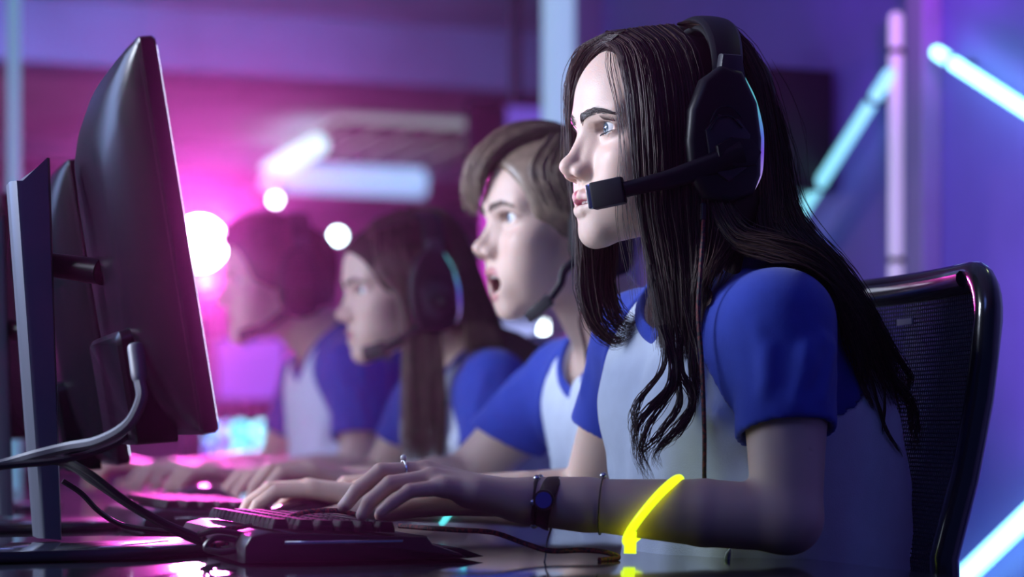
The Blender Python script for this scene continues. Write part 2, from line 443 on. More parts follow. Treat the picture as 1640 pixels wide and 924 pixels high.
def bm_prism(bm, outline, z0, z1, bev=0.0, fn=None, seg=2):
    """extrude a 2D outline between z0 and z1, optional bevel, optional map fn(x,y,z)->point"""
    lo = [bm.verts.new((x, y, z0)) for x, y in outline]; hi = [bm.verts.new((x, y, z1)) for x, y in outline]
    n = len(lo); fs = [bm.faces.new(lo[::-1]), bm.faces.new(hi)] + [bm.faces.new((lo[i], lo[(i + 1) % n], hi[(i + 1) % n], hi[i])) for i in range(n)]
    bmesh.ops.recalc_face_normals(bm, faces=fs)
    vs = lo + hi
    if bev:
        es = [e for e in {e for v in vs for e in v.link_edges} if (e.verts[0].co.z == e.verts[1].co.z)]
        rb = bmesh.ops.bevel(bm, geom=es, offset=bev, segments=seg, affect='EDGES', profile=.5)
        vs = list({v for f in rb['faces'] for v in f.verts} | {v for v in vs if v.is_valid})
    if fn:
        for v in vs: v.co = fn(*v.co)
    return vs
def copy_tree(o, parent=None):
    c = o.copy(); SC.collection.objects.link(c)
    if parent is not None: c.parent = parent
    for ch in list(o.children): copy_tree(ch, c)
    return c
# ------------------------------------------------------------------ the hall (built on the row's axes)
hall = math.radians(ROWDEG)
def wallmat(name, col, rough=.75, sc=2.0, amt=.18): return mat(name, col, rough, noise=(sc, amt), bump=(30, .08, 'noise'))
M['wall_blue'] = wallmat('painted_wall', (.2, .165, .55), .55)
M['wall_far'] = wallmat('far_wall', (.42, .40, .52))
M['ceiling'] = wallmat('ceiling_paint', (.55, .56, .66), .8)
M['floor'] = wallmat('hall_floor', (.05, .05, .08), .3)
M['beam'] = wallmat('beam_paint', (.30, .30, .42))
def slab(name, x0, x1, y0, y1, z0, z1, m, kind=True):
    bm = bmesh.new(); bm_box(bm, ((x0 + x1) / 2, (y0 + y1) / 2, (z0 + z1) / 2), (x1 - x0, y1 - y0, z1 - z0), .004, 1)
    o = mesh_obj(name, bm, m, None, False); o.location = row(0, 0); o.rotation_euler = (0, 0, hall)
    if kind: structure(o)
    return o
CEIL = 2.55
slab('floor', -6, 6.5, -14, 3.2, -.1, 0, M['floor'])
slab('ceiling', -6, 6.5, -14, 3.2, CEIL, CEIL + .1, M['ceiling'])
WE = at_x(905, 100, -1.2)[1]
slab('wall_right', -1.42, -1.30, WE, 2.2, 0, CEIL, M['wall_blue'])
slab('wall_back', -6, 6.5, -14.1, -14, 0, CEIL, M['wall_far'])
slab('wall_left', 6.4, 6.5, -14, 3.2, 0, CEIL, M['wall_far'])
slab('wall_far_right', -6.1, -6, -14, -3.6, 0, CEIL, M['wall_far'])
slab('trim_1', -6, 6.4, -6.35, -6.05, 2.30, CEIL, M['beam'])
slab('trim_2', -6, 6.4, -9.95, -9.75, 2.42, CEIL, M['beam'])
slab('trim_3', -6, 6.4, -12.1, -11.9, 2.38, CEIL, M['beam'])
# pillar standing out of the right wall
px0 = at_x(1449, 300, -1.255)[1]; px1 = at_x(1478, 300, -1.255)[1]
slab('trim_4', -1.30, -1.255, px0, px1, 0, CEIL, M['beam'])
slab('trim_5', -1.46, -1.22, WE - .2, WE + .02, 0, CEIL, M['beam'])
slab('trim_6', -1.30, -1.285, WE, 2.2, 0, .1, M['beam'])
# neon tubes on the right wall
def tube_light(label, a, b, r, m, nm='neon_tube', clip=True):
    a, b = Vector(a), Vector(b); t = thing(nm, label, 'tube light', row(*a[:2], a.z), hall)
    d = b - a; n = d.normalized()
    bm = bmesh.new(); bm_cyl(bm, (0, 0, 0), d, r, r, 20, True); bmesh.ops.create_uvsphere(bm, u_segments=16, v_segments=8, radius=r, matrix=Matrix.Translation((0, 0, 0))); bmesh.ops.create_uvsphere(bm, u_segments=16, v_segments=8, radius=r, matrix=Matrix.Translation(d)); mesh_obj('glass_tube', bm, m, t)
    for k in (.12, .88):
        bm = bmesh.new(); p = d * k; bm_cyl(bm, p + Vector((-.05, 0, 0)), p + Vector((-r * .6, 0, 0)), .006, .006, 8); bm_cyl(bm, p - n * .006, p + n * .006, r * 1.12, r * 1.12, 16); mesh_obj('clip', bm, M['charcoal'], t)
    return t
XT = -1.25
tube_light('pale cyan diagonal tube light behind the nearest player, left of the pillar', at_x(1424, 120, XT), at_x(1238, 412, XT), .0135, M['tube_soft'])
tube_light('white-cyan tube light slanting down into the top right corner', at_x(1501, 84, XT), at_x(1720, 226, XT), .0125, M['tube'])
tube_light('white-cyan tube light rising into the bottom right corner beside the chair', at_x(1480, 985, XT), at_x(1720, 754, XT), .0165, M['tube'])
tube_light('dim white upright tube light beside the pillar behind the chair', at_x(1435, 30, -1.27), at_x(1435, 470, -1.27), .0150, M['tube_white'])
tube_light('wide pale upright tube light behind the nearest forehead', (-1.18, WE, 2.5), (-1.18, WE, 1.3), .045, M['tube_dim'])
# upright light pole at the left
p = wp(22, 400, 4.6)
def upright(label, w, z0, z1, r, m, col=None):
    t = thing('light_pole', label, 'tube light', (w.x, w.y, 0), 0)
    bm = bmesh.new(); bm_cyl(bm, (0, 0, z0), (0, 0, z1), r, r, 20); mesh_obj('glass_tube', bm, m, t)
    bm = bmesh.new(); bm_cyl(bm, (0, 0, 0), (0, 0, .03), .16, .14, 28); bm_cyl(bm, (0, 0, .03), (0, 0, z0), .02, .02, 14); mesh_obj('foot', bm, M['black'], t)
    bm = bmesh.new(); bm_cyl(bm, (0, 0, z1), (0, 0, z1 + .04), r * 1.1, r * 1.0, 16); mesh_obj('end_cap', bm, M['charcoal'], t)
    return t
upright('tall teal light pole at the left behind the monitors', p, .25, 2.42, .016, M['tube_teal'])
M['tube_magenta'] = mat('magenta_tube', (.8, .1, .6), .3, emit=(.85, .05, .55), es=.9)
upright('magenta light pole behind the shouting player', wp(783, 400, 7), .9, 1.72, .022, M['tube_magenta'])
# louvred ceiling light
t = thing('ceiling_light', 'louvred ceiling light with bright tubes over the far part of the hall', 'ceiling light', row(-2.35, -9.0, CEIL - .12), hall)
M['lamp_cool'] = mat('cool_lamp', (.8, .9, .9), .3, emit=(.55, .95, 1), es=1.5)
M['lamp_blue'] = mat('bluish_lamp', (.8, .9, .9), .3, emit=(.3, .55, 1), es=.95)
M['louvre_glow'] = mat('louvre_diffuser', (.7, .75, .75), .5, emit=(.5, .62, .6), es=.5)
W2, L2 = .46, .66
bm = bmesh.new()
for s_ in (1, -1):
    bm_box(bm, (s_ * W2, 0, .03), (.03, L2 * 2, .06), .004, 1); bm_box(bm, (0, s_ * L2, .05), (W2 * 2, .03, .04), .004, 1)
mesh_obj('frame', bm, M['charcoal'], t)
bm = bmesh.new(); bm_box(bm, (0, 0, .09), (W2 * 2, L2 * 2, .01)); mesh_obj('diffuser', bm, M['louvre_glow'], t)
for k in range(4):
    bm = bmesh.new(); bm_box(bm, (W2 * (-.6 + .4 * k), 0, .05), (.07, L2 * 1.96, .05), .004, 1); mesh_obj('louvre_blade', bm, M['charcoal'], t)
bm = bmesh.new(); bm_cyl(bm, (W2 + .05, -L2 * .9, -.03), (W2 + .05, L2 * .75, -.03), .055, .055, 20); mesh_obj('side_tube', bm, M['lamp_cool'], t)
bm = bmesh.new(); bm_cyl(bm, (-W2, -L2 - .06, -.05), (W2, -L2 - .06, -.05), .09, .09, 20); mesh_obj('end_tube', bm, M['lamp_blue'], t)
# stage lamps
def stage_lamp(label, p, r, emit, es, aim=None, power=0, col=(1, 1, 1), ang=60, stand=True):
    t = thing('stage_lamp', label, 'lamp', (p.x, p.y, 0), 0, 'lamps in the hall')
    aim = Vector(aim) if aim is not None else Vector((0, 0, .95)); d = (aim - p).normalized(); q = Vector((0, 0, 1)).rotation_difference(d).to_matrix().to_4x4()
    P = lambda x, y, z: Vector((0, 0, p.z)) + q.to_3x3() @ Vector((x, y, z))
    bm = bmesh.new(); n = 28
    prof = [(0, -2.4), (.5, -2.35), (.85, -1.9), (1.0, -1.2), (1.08, .1), (1.2, .12), (1.2, .3), (1.06, .3), (1.02, -.1)]
    rings = [[bm.verts.new(P(r * a * math.cos(u), r * a * math.sin(u), r * z)) for u in np.arange(n) * 2 * math.pi / n] for a, z in prof[1:]]
    for a, b in zip(rings[:-1], rings[1:]):
        for j in range(n): bm.faces.new((a[j], a[(j + 1) % n], b[(j + 1) % n], b[j]))
    bm.faces.new(rings[0][::-1]); mesh_obj('housing', bm, M['black'], t)
    bm = bmesh.new(); c = bm.verts.new(P(0, 0, r * .12)); rr = [[bm.verts.new(P(r * a * math.cos(u), r * a * math.sin(u), r * z)) for u in np.arange(n) * 2 * math.pi / n] for a, z in ((.5, .08), (.98, -.05))]
    for j in range(n):
        bm.faces.new((c, rr[0][j], rr[0][(j + 1) % n])); bm.faces.new((rr[0][j], rr[1][j], rr[1][(j + 1) % n], rr[0][(j + 1) % n]))
    mesh_obj('lens', bm, mat('lamp_lens', (.8, .8, .8), .2, emit=emit, es=es), t)
    side = Vector((d.y, -d.x, 0)).normalized()
    bm = bmesh.new(); bm_tube(bm, [Vector((0, 0, p.z)) + side * r * 1.3, Vector((0, 0, p.z)) + side * r * 1.35 - Vector((0, 0, r * 1.2)), Vector((0, 0, p.z - r * 1.8)), Vector((0, 0, p.z)) - side * r * 1.35 - Vector((0, 0, r * 1.2)), Vector((0, 0, p.z)) - side * r * 1.3], r * .09, 8); mesh_obj('yoke', bm, M['charcoal'], t)
    bm = bmesh.new(); bm_cyl(bm, (0, 0, .45), (0, 0, p.z - r * 1.7), .014, .012, 12)
    for k in range(3):
        a = k * 2.094 + .4; bm_cyl(bm, (0, 0, .5), (.35 * math.cos(a), .35 * math.sin(a), .01), .009, .009, 8)
    mesh_obj('tripod', bm, M['black'], t)
    if power:
        l = bpy.data.lights.new('lamp_beam', 'SPOT'); l.energy = power; l.color = col; l.spot_size = math.radians(ang); l.spot_blend = .7; l.shadow_soft_size = r * .9
        o = bpy.data.objects.new('lamp_beam', l); SC.collection.objects.link(o); o.parent = t; o.location = P(0, 0, r * .45); o.rotation_euler = d.to_track_quat('-Z', 'Y').to_euler()
    return t
stage_lamp('big glaring pink-white stage lamp between the monitor and the farthest player', wp(320, 390, 6.4), .082, (1, .52, .95), 60, (.1, 0, 1.0), 700, (1, .08, .68), 44)
stage_lamp('small white lamp above the farthest player\'s hair', wp(441, 320, 9.0), .022, (.75, 1, 1), 16)
stage_lamp('small cyan-white lamp between the farthest player and the long-haired one', wp(541, 378, 8.0), .026, (.7, 1, 1), 18)
stage_lamp('white lamp low behind the shouting player\'s neck', wp(884, 530, 6.3), .036, (.8, .95, 1), 14)
stage_lamp('faint pink lamp just below the big glaring one', wp(331, 456, 8.2), .04, (1, .4, .9), 2.2)
stage_lamp('small white lamp above the sandy-haired player', wp(889, 200, 7.8), .024, (.6, .75, 1), 8)
stage_lamp('dim violet lamp up at the left of the hall behind the tall monitor', wp(432, 292, 10), .05, (.75, .6, 1), 1.0)
# second row of desks far behind, with lit screens and two computers
def far_desk(label, wx, wy, w, d):
    t = thing('far_desk', label, 'desk', (wx, wy, 0), 0)
    bm = bmesh.new(); bm_box(bm, (0, 0, .72), (w, d, .035), .004, 1); mesh_obj('desk_top', bm, M['black'], t)
    for s_ in (1, -1):
        bm = bmesh.new(); bm_box(bm, (s_ * (w / 2 - .04), 0, .35), (.04, d * .9, .70), .004, 1); mesh_obj('leg', bm, M['charcoal'], t)
    return t
def far_screen(label, p, w, h, col, es, rz=0):
    t = thing('far_monitor', label, 'monitor', (p.x, p.y, .738), rz, 'lit monitors at the back of the hall'); z = p.z - .738
    bm = bmesh.new(); bm_box(bm, (0, .02, z), (w + .03, .035, h + .03), .006, 2); mesh_obj('case', bm, M['black'], t)
    bm = bmesh.new(); bm_box(bm, (0, -.001, z), (w, .008, h)); mesh_obj('screen', bm, mat('far_screen', (.02, .02, .02), .3, emit=col, es=es), t)
    bm = bmesh.new(); bm_box(bm, (0, .05, z / 2 + .01), (.05, .02, z), .003, 1); bm_box(bm, (0, .04, .006), (.24, .18, .012), .003, 1); mesh_obj('foot', bm, M['charcoal'], t)
    return t
far_desk('dark desk at the back under the pale lavender screen', .10, 6.85, .7, .6)
far_desk('dark desk at the far left under the violet screens', -1.0, 7.1, 1.5, .7)
far_screen('wide pale lavender screen behind the shouting player', wp(846, 572, 6.7), .31, .235, (.42, .50, 1), .95)
far_screen('violet screen left of the farthest player\'s chest', wp(402, 592, 7.0), .23, .21, (.28, .10, .95), .75)
far_screen('dim purple screen half hidden behind the tall monitor', wp(300, 600, 7.05), .22, .22, (.35, .06, .5), .35, .1)
def tower(label, p, cols):
    t = thing('computer_tower', label, 'computer', (p.x, p.y, .738), 0, 'lit computers on the far desk')
    bm = bmesh.new(); bm_box(bm, (0, .15, .09), (.15, .3, .18), .006, 2); mesh_obj('case', bm, M['black'], t)
    for k, c in enumerate(cols):
        bm = bmesh.new(); bm_tube(bm, loop_pts((-.036 + .072 * (k % 2), -.003, .05 + .08 * (k // 2)), .026), .010, 8, True); mesh_obj('lit_fan', bm, mat('fan_glow', (.1, .5, .5), .3, emit=c, es=2.2), t)
    return t
def loop_pts(c, r, n=24): return [Vector((c[0] + r * math.cos(a), c[1], c[2] + r * math.sin(a))) for a in np.arange(n) * 2 * math.pi / n]
tower('computer with cyan lit fans left of the farthest player', Vector(((402 - 820) / F_PX * 6.8, 6.8, 0)), [(.15, .85, 1), (.25, .75, 1), (.1, .8, .95), (.3, .9, 1)])
tower('computer with violet lit fans close to the tall monitor', Vector(((352 - 820) / F_PX * 6.85, 6.85, 0)), [(.25, .2, 1), (.35, .25, 1), (.2, .45, 1), (.4, .3, 1)])
# hanging display and speaker
t = thing('hanging_display', 'dark display hung from the ceiling above the sandy-haired player', 'display', row(-1.95, -4.6, 1.75), hall)
c = wp(828, 226, 6.6)
t.location = c; t.rotation_euler = (0, 0, math.radians(12))
bm = bmesh.new(); bm_box(bm, (0, 0, 0), (.34, .05, .26), .006, 2); mesh_obj('case', bm, M['black'], t)
bm = bmesh.new(); bm_box(bm, (.02, -.026, .075), (.12, .006, .07), .002, 1); mesh_obj('picture', bm, mat('violet_picture', (.02, .02, .02), .3, emit=(.2, .12, .85), es=.6), t)
bm = bmesh.new(); bm_box(bm, (-.02, -.025, 0), (.31, .004, .19), .001, 1); mesh_obj('screen', bm, M['black_gloss'], t)
bm = bmesh.new(); bm_cyl(bm, (0, .03, .1), (0, .03, CEIL - c.z), .02, .02, 12); mesh_obj('pole', bm, M['charcoal'], t)
sp = at_x(1254, 215, -1.2)
t = thing('wall_speaker', 'black speaker on the right wall behind the long hair', 'speaker', row(sp[0], sp[1], sp[2]), hall)
bm = bmesh.new(); bm_box(bm, (0, 0, 0), (.16, .16, .26), .01, 2); mesh_obj('cabinet', bm, M['black'], t)
for z, r in ((-.045, .055), (.07, .028)):
    bm = bmesh.new(); bm_cyl(bm, (.078, 0, z), (.086, 0, z), r, r * .9, 24); bm_cyl(bm, (.084, 0, z), (.09, 0, z), r * .35, r * .2, 16); mesh_obj('driver', bm, M['soft_black'], t)
bm = bmesh.new(); bm_box(bm, (-.09, 0, 0), (.04, .06, .1), .004, 1); mesh_obj('bracket', bm, M['charcoal'], t)

# ------------------------------------------------------------------ the players' desk
DZ = .742
t = thing('gaming_desk', 'long dark glossy desk shared by all four players', 'desk', row(.36, -.8), hall)
bm = bmesh.new(); bm_box(bm, (0, 0, DZ - .02), (.90, 3.4, .04), .006, 3); mesh_obj('desk_top', bm, M['desk'], t)
for y in (-1.6, -.5, .5, 1.6):
    bm = bmesh.new(); bm_box(bm, (.1, y, .35), (.55, .04, .70), .004, 1); mesh_obj('leg', bm, M['charcoal'], t)
# ------------------------------------------------------------------ people
HS = .001
def finger_pts(mcp, d, up, lens, angs):
    pts = [np.array(mcp, float)]; a = 0.0; d = unit(d); up = unit(up)
    for L, t in zip(lens, angs):
        a += math.radians(t)
        pts.append(pts[-1] + L * (d * math.cos(a) - up * math.sin(a)))
    return pts
def make_hand(F, W, fd, up, thumb, sc=1.0, curl=(20, 45, 30), spread=0.05, over=None, thumb_dir=None):
    """W wrist, fd knuckle direction, up back of the hand, thumb: lateral direction of the thumb side. Returns finger polylines"""
    W, fd, up = np.array(W, float), unit(fd), unit(up); lat = unit(np.array(thumb) - fd * (np.array(thumb) @ fd)); up = unit(up - fd * (up @ fd) - lat * (up @ lat))
    Ls = [.088, .091, .085, .077]; O = [.024, .005, -.014, -.031]; H = [.004, .007, .005, 0]
    lens = [(.042, .026, .02), (.046, .029, .021), (.042, .027, .021), (.033, .02, .019)]
    rad = [(.0092, .0082, .0074, .0062)] * 3 + [(.0082, .0072, .0064, .0055)]
    out = []
    for i in range(4):
        if over and i in over: pts = [np.array(p, float) for p in over[i]]
        else:
            mcp = W + sc * (fd * Ls[i] + lat * O[i] + up * H[i])
            cu = [curl[0] + (0, 0, 3, 6)[i], curl[1], curl[2]] if np.isscalar(curl[0]) else curl[i]
            pts = finger_pts(mcp, fd + lat * spread * (1.5 - i), up, [l * sc for l in lens[i]], cu)
        r = [x * sc for x in rad[i]]
        base = W + sc * (fd * .012 + lat * O[i] * .55)
        F.chain([base, pts[0]], [.0135 * sc, .0105 * sc], .012)
        F.chain(pts, r, .004, ki=.0015)
        out.append(pts)
    F.chain([W + sc * (fd * .02 - up * .006), W + sc * (fd * .066 - up * .007 - lat * .012)], [.0145 * sc, .012 * sc], .014)
    F.chain([W + sc * (fd * .02 + lat * -.02 - up * .006), W + sc * (fd * .06 - lat * .027 - up * .004)], [.013 * sc, .011 * sc], .012)
    td = unit(fd * .8 + lat * .5 - up * .35) if thumb_dir is None else unit(thumb_dir)
    c0 = W + sc * (fd * .02 + lat * .02 - up * .006); c1 = c0 + sc * .042 * td; td2 = unit(td * .85 + fd * .4 - lat * .1); c2 = c1 + sc * .032 * td2; c3 = c2 + sc * .025 * unit(td2 + fd * .3 - up * .1)
    if over and 't' in over: c1, c2, c3 = [np.array(p, float) for p in over['t']]
    F.chain([c0, c1, c2, c3], [.0145 * sc, .0115 * sc, .0098 * sc, .0078 * sc], .008, ki=.002)
    out.append([c1, c2, c3])
    return out
def make_arm(F, S, E, W, sc=1.0, th=1.0):
    S, E, W = [np.array(p, float) for p in (S, E, W)]
    F.chain([S, S * .5 + E * .5, E], [.045 * sc * th, .041 * sc * th, .034 * sc * th], .03, ki=.003)
    m = E * .68 + W * .32
    F.chain([E, m, W], [.033 * sc * th, .0335 * sc * th, .0205 * sc], .010, ki=.003)
    d = unit(W - E); side = unit(np.cross(d, [0, 0, 1]))
    for q in (1, -1):
        F.chain([W - d * .05 + side * q * .005, W + side * q * .0085 * sc], [.02 * sc, .0175 * sc], .012)
def torso(F, T, inset=0.0, neck=True):
    dx, dz, sc = T
    g = Frame((dx - .115, 0, .88 + dz), None, sc)
    r = lambda v: tuple(max(x - inset, .01) for x in v)
    female = T[2] < 1.02
    F.add(s_ell((0, 0, -.01), r((.125, .158, .19))), .0, 'u', g)
    F.add(s_ell((-.012, 0, -.19), r((.139, .166, .20))), .09, 'u', g)
    F.add(s_ell((-.05, 0, -.38), r((.146, .189, .13))), .09, 'u', g)
    if female: F.add(s_ell((.088, .07, .015), r((.05, .062, .06))), .06, 'u', g, True)
    else: F.add(s_ell((.07, .075, .04), r((.05, .075, .06))), .06, 'u', g, True)
    F.add(s_cone((.035, .045, .095), (.070, .148, .078), .060 - inset, .043 - inset), .05, 'u', g, True)
    return g
def eyes(root, H, iris, gaze=0.0):
    for sgn in (1, -1):
        n, m = 28, 20
        u = np.linspace(0, 2 * np.pi, n, endpoint=False); a = np.concatenate([np.linspace(.02, 1.0, 14), np.linspace(1.15, np.pi - .02, m - 14)])
        A, U = np.meshgrid(a, u, indexing='ij')
        R = 11.75 + .55 * np.clip(1 - A / .52, 0, 1) ** .7
        P = np.stack([R * np.cos(A), R * np.sin(A) * np.cos(U), R * np.sin(A) * np.sin(U)], -1).reshape(-1, 3)
        P = P @ rot('Z', gaze).T + np.array([75.5, 31.5 * sgn, 0])
        col = np.where(A[..., None] < .20, (.004, .004, .005), np.where(A[..., None] < .5, np.array(iris) * (0.55 + .9 * (A[..., None] - .2)), (.78, .76, .76))).reshape(-1, 3)
        idx = np.arange(m * n).reshape(m, n); q = np.stack([idx[:-1], idx[1:], np.roll(idx[1:], -1, 1), np.roll(idx[:-1], -1, 1)], -1).reshape(-1, 4)
        np_mesh('eye', H.fr(P), q, M['eye'], col, parent=root)
def skin_cols(v, H, tone, lip, hands=(), mo=0.0, stubble=0.0, brow=None):
    q = H.to(v); s = np.abs(q[:, 1]); col = np.tile(np.array(tone, dtype=f32), (len(v), 1))
    def mix(mask, c):
        nonlocal col
        col = col * (1 - mask[:, None]) + np.array(c, dtype=f32) * mask[:, None]
    def dist(pts):
        d = np.full(len(v), 99., dtype=f32); Q = np.stack([q[:, 0], s, q[:, 2]], -1)
        near = (np.abs(q[:, 0] - 90) < 40) & (np.abs(q[:, 2] + 20) < 100)
        i = np.nonzero(near)[0]
        for a, b in zip(pts[:-1], pts[1:]):
            fn = s_cone(a[:3], b[:3], a[3], b[3])[0]; d[i] = np.minimum(d[i], fn(Q[i]))
        return d
    blush = np.exp(-(((q[:, 0] - 80) / 18) ** 2 + ((s - 36) / 16) ** 2 + ((q[:, 2] + 36) / 16) ** 2)) * .35 + np.exp(-(((q[:, 0] - 116) / 12) ** 2 + (s / 12) ** 2 + ((q[:, 2] + 38) / 12) ** 2)) * .25
    mix(np.clip(blush, 0, 1), (tone[0] * .98, tone[1] * .72, tone[2] * .7))
    up = dist([(100, 0, -63.8, 4.2), (99.5, 5, -62.9, 4.6), (95.5, 13.5, -65.2, 4.3), (86.5, 24, -69.8 - mo * .45, 2.3)])
    lo = dist([(97.5 - mo * .4, 0, -76.4 - mo, 5.6), (96.4 - mo * .4, 6, -76.2 - mo, 5.6), (93 - mo * .35, 14, -75 - mo * .85, 4.6), (86.5 - mo * .15, 23, -70.6 - mo * .45, 2.3)])
    mix(1 - smooth01(np.minimum(up, lo), .2, 1.6), lip)
    inside = (q[:, 0] < 92 - s * .25 + (mo > 5) * 2) & (q[:, 0] > 60) & (np.abs(q[:, 2] + 70 + mo * .5) < 3 + mo * .5) & (s < 19 + mo * .25)
    mix(inside.astype(f32), (.10, .02, .025))
    def d2(pts):
        d = np.full(len(v), 99., dtype=f32); i = np.nonzero((q[:, 0] > 60) & (np.abs(q[:, 2]) < 40))[0]
        Q = np.stack([np.zeros(len(i)), s[i], q[i, 2]], -1).astype(f32)
        for a, b in zip(pts[:-1], pts[1:]): d[i] = np.minimum(d[i], s_cone((0, a[0], a[1]), (0, b[0], b[1]), a[2], b[2])[0](Q))
        return d
    if brow:
        b = d2([(8, 11, 3.0), (20, 15.2, 3.8), (33, 18, 3.0), (47, 14, .7)]); mix((1 - smooth01(b, -1.5, 1.6)) * .62, brow)
    lid = d2([(18, -1.5, .5), (24, 4.8, .8), (32, 6.4, 1.0), (40, 5.0, 1.2), (48.5, .5, .8)]); mix((1 - smooth01(lid, .0, 2.2)) * .6, (tone[0] * .25, tone[1] * .18, tone[2] * .18))
    for pts in hands:       # knuckle flush and nails
        tip, pre = pts[-1], pts[-2]
        d = unit(tip - pre)
        upv = unit(np.array([0, 0, 1.0]) - d * d[2] + np.array([.25, 0, 0]))
        c = tip + upv * .0062 - d * .0005; i = np.nonzero((np.abs(v - c) < .012).all(1))[0]
        if len(i):
            w = v[i] - c; a = w @ d; n = w @ upv; lt = np.linalg.norm(w - a[:, None] * d - n[:, None] * upv, axis=1)
            k = (1 - smooth01(np.maximum(np.abs(a) / .0058, lt / .0042), .85, 1.1)) * (n > -.004)
            col[i] = col[i] * (1 - k[:, None]) + np.array((.66, .46, .44)) * k[:, None]
        for p in pts[:-1]:
            i = np.nonzero((np.abs(v - p) < .02).all(1))[0]
            k = np.exp(-(np.linalg.norm(v[i] - p, axis=1) / .012) ** 2)[:, None] * .3
            col[i] = col[i] * (1 - k) + np.array((tone[0] * .95, tone[1] * .68, tone[2] * .66)) * k
    return col
def skin_mesh(root, B, h, full, zmax, H, tone, lip, hp, mouth, brow):
    v, q = B.mesh(h); v = relax(v, q, 1, .35)
    hid = (full.at(v, .03) < -.0045) & (v[:, 2] < zmax)
    v, q, tri = thin_hidden(v, q, hid, .009)
    np_mesh('body', v, q, M['skin'], skin_cols(v, H, tone, lip, hp, mouth, brow=brow), parent=root, tri=tri)
def push(paths, fields, margin=.003, it=2):
    S, n, _ = paths.shape; P = paths.reshape(-1, 3).astype(f32).copy(); e = f32(.002)
    for _ in range(it):
        for fld in fields:
            d = fld.at(P, .03); i = np.nonzero(d < margin)[0]
            if not len(i): continue
            q = P[i]; g = np.stack([fld.at(q + e * np.eye(3, dtype=f32)[k], .06) - fld.at(q - e * np.eye(3, dtype=f32)[k], .06) for k in range(3)], -1)
            g /= np.maximum(np.linalg.norm(g, axis=1, keepdims=True), 1e-9)
            P[i] = q + g * np.minimum(margin - d[i], .03)[:, None]
    return P.reshape(S, n, 3)
RNG = np.random.default_rng(7)
def sheet(guides, n, thick=.006, seg=22, r=.00045, taper=.25, wave=.0015, trim=.12, clump=0.0, edge=1.0):
    """strands spread over a sheet of guide curves -> (paths, radii)"""
    n = max(1, int(n * .62)) if n > 1 else 1; seg = min(seg, 18); r = r * 1.18
    G = np.stack([spline(g, seg) for g in guides])           # g, seg, 3
    a = RNG.random(n) ** edge
    if len(guides) > 2: X = spline(G.reshape(len(guides), -1), 64).reshape(64, seg, 3)
    else: X = G
    f = a * (len(X) - 1); i = np.minimum(f.astype(int), len(X) - 2); t = (f - i)[:, None, None]
    P = X[i] * (1 - t) + X[i + 1] * t
    T = np.gradient(P, axis=1); A = X[i + 1] - X[i]
    N = np.cross(T, A); N /= np.maximum(np.linalg.norm(N, axis=2, keepdims=True), 1e-7)
    L = np.linspace(0, 1, seg)[None, :, None]
    off = RNG.normal(0, .5, (n, 1, 1)); P = P + N * off * thick * np.clip(.2 + 4 * L, 0, 1)
    P = P + RNG.normal(0, thick * .35, (n, 1, 3)) * L
    ph = RNG.random((n, 1, 1)) * 6.28; fr = 1.2 + RNG.random((n, 1, 1)) * 1.6
    P = P + (N + A / np.maximum(np.linalg.norm(A, axis=2, keepdims=True), 1e-7)) * np.sin(ph + fr * 6.28 * L) * wave * L
    s = 1 - RNG.random((n, 1)) ** 2 * trim * 2
    k = np.linspace(0, 1, seg)[None] * s * (seg - 1); j = np.minimum(k.astype(int), seg - 2); w = (k - j)[..., None]
    P = np.take_along_axis(P, j[..., None].repeat(3, -1), 1) * (1 - w) + np.take_along_axis(P, (j + 1)[..., None].repeat(3, -1), 1) * w
    R = r * (.7 + .6 * RNG.random((n, 1))) * np.interp(np.linspace(0, 1, seg), [0, .1, .7, 1], [.7, 1, 1, taper])[None]
    return P, R
def lock(pts, n, w0=.008, w1=.003, **k):
    """a single strand bundle around one curve"""
    p = np.asarray(pts, float); d = np.gradient(p, axis=0); sd = np.cross(d, [0, 1, 0]); sd /= np.maximum(np.linalg.norm(sd, axis=1, keepdims=True), 1e-6)
    w = np.linspace(w0, w1, len(p))[:, None]
    return sheet([p - sd * w, p + sd * w], n, thick=k.pop('thick', w0 * .8), **k)
def hair_mesh(name, parts, m, parent, fields=(), margin=.003, ns=3, tint=None):
    vs, qs, o, cs = [], [], 0, []
    for P, R in parts:
        if fields: P = push(P, fields, margin)
        v, q = tubes(P, R, ns); vs.append(v)
        if tint:
            k = RNG.random((len(P), 1)) ** 1.6; cs.append(np.repeat(np.array(tint[0]) * (1 - k) + np.array(tint[1]) * k, P.shape[1] * ns, axis=0))
        qs.append(q + o); o += len(v)
    return np_mesh(name, np.concatenate(vs), np.concatenate(qs), m, np.concatenate(cs) if tint else None, parent=parent)
def on_face(F, H, s, z):
    """forward coordinate of the skin at side s, height z (mm arrays)"""
    lo, hi = np.full(len(s), 55.), np.full(len(s), 130.)
    for _ in range(14):
        m = (lo + hi) / 2; d = F.at(H.fr(np.stack([m, s, z], -1)).astype(f32), .05); ins = d < 0
        lo = np.where(ins, m, lo); hi = np.where(ins, hi, m)
    return hi
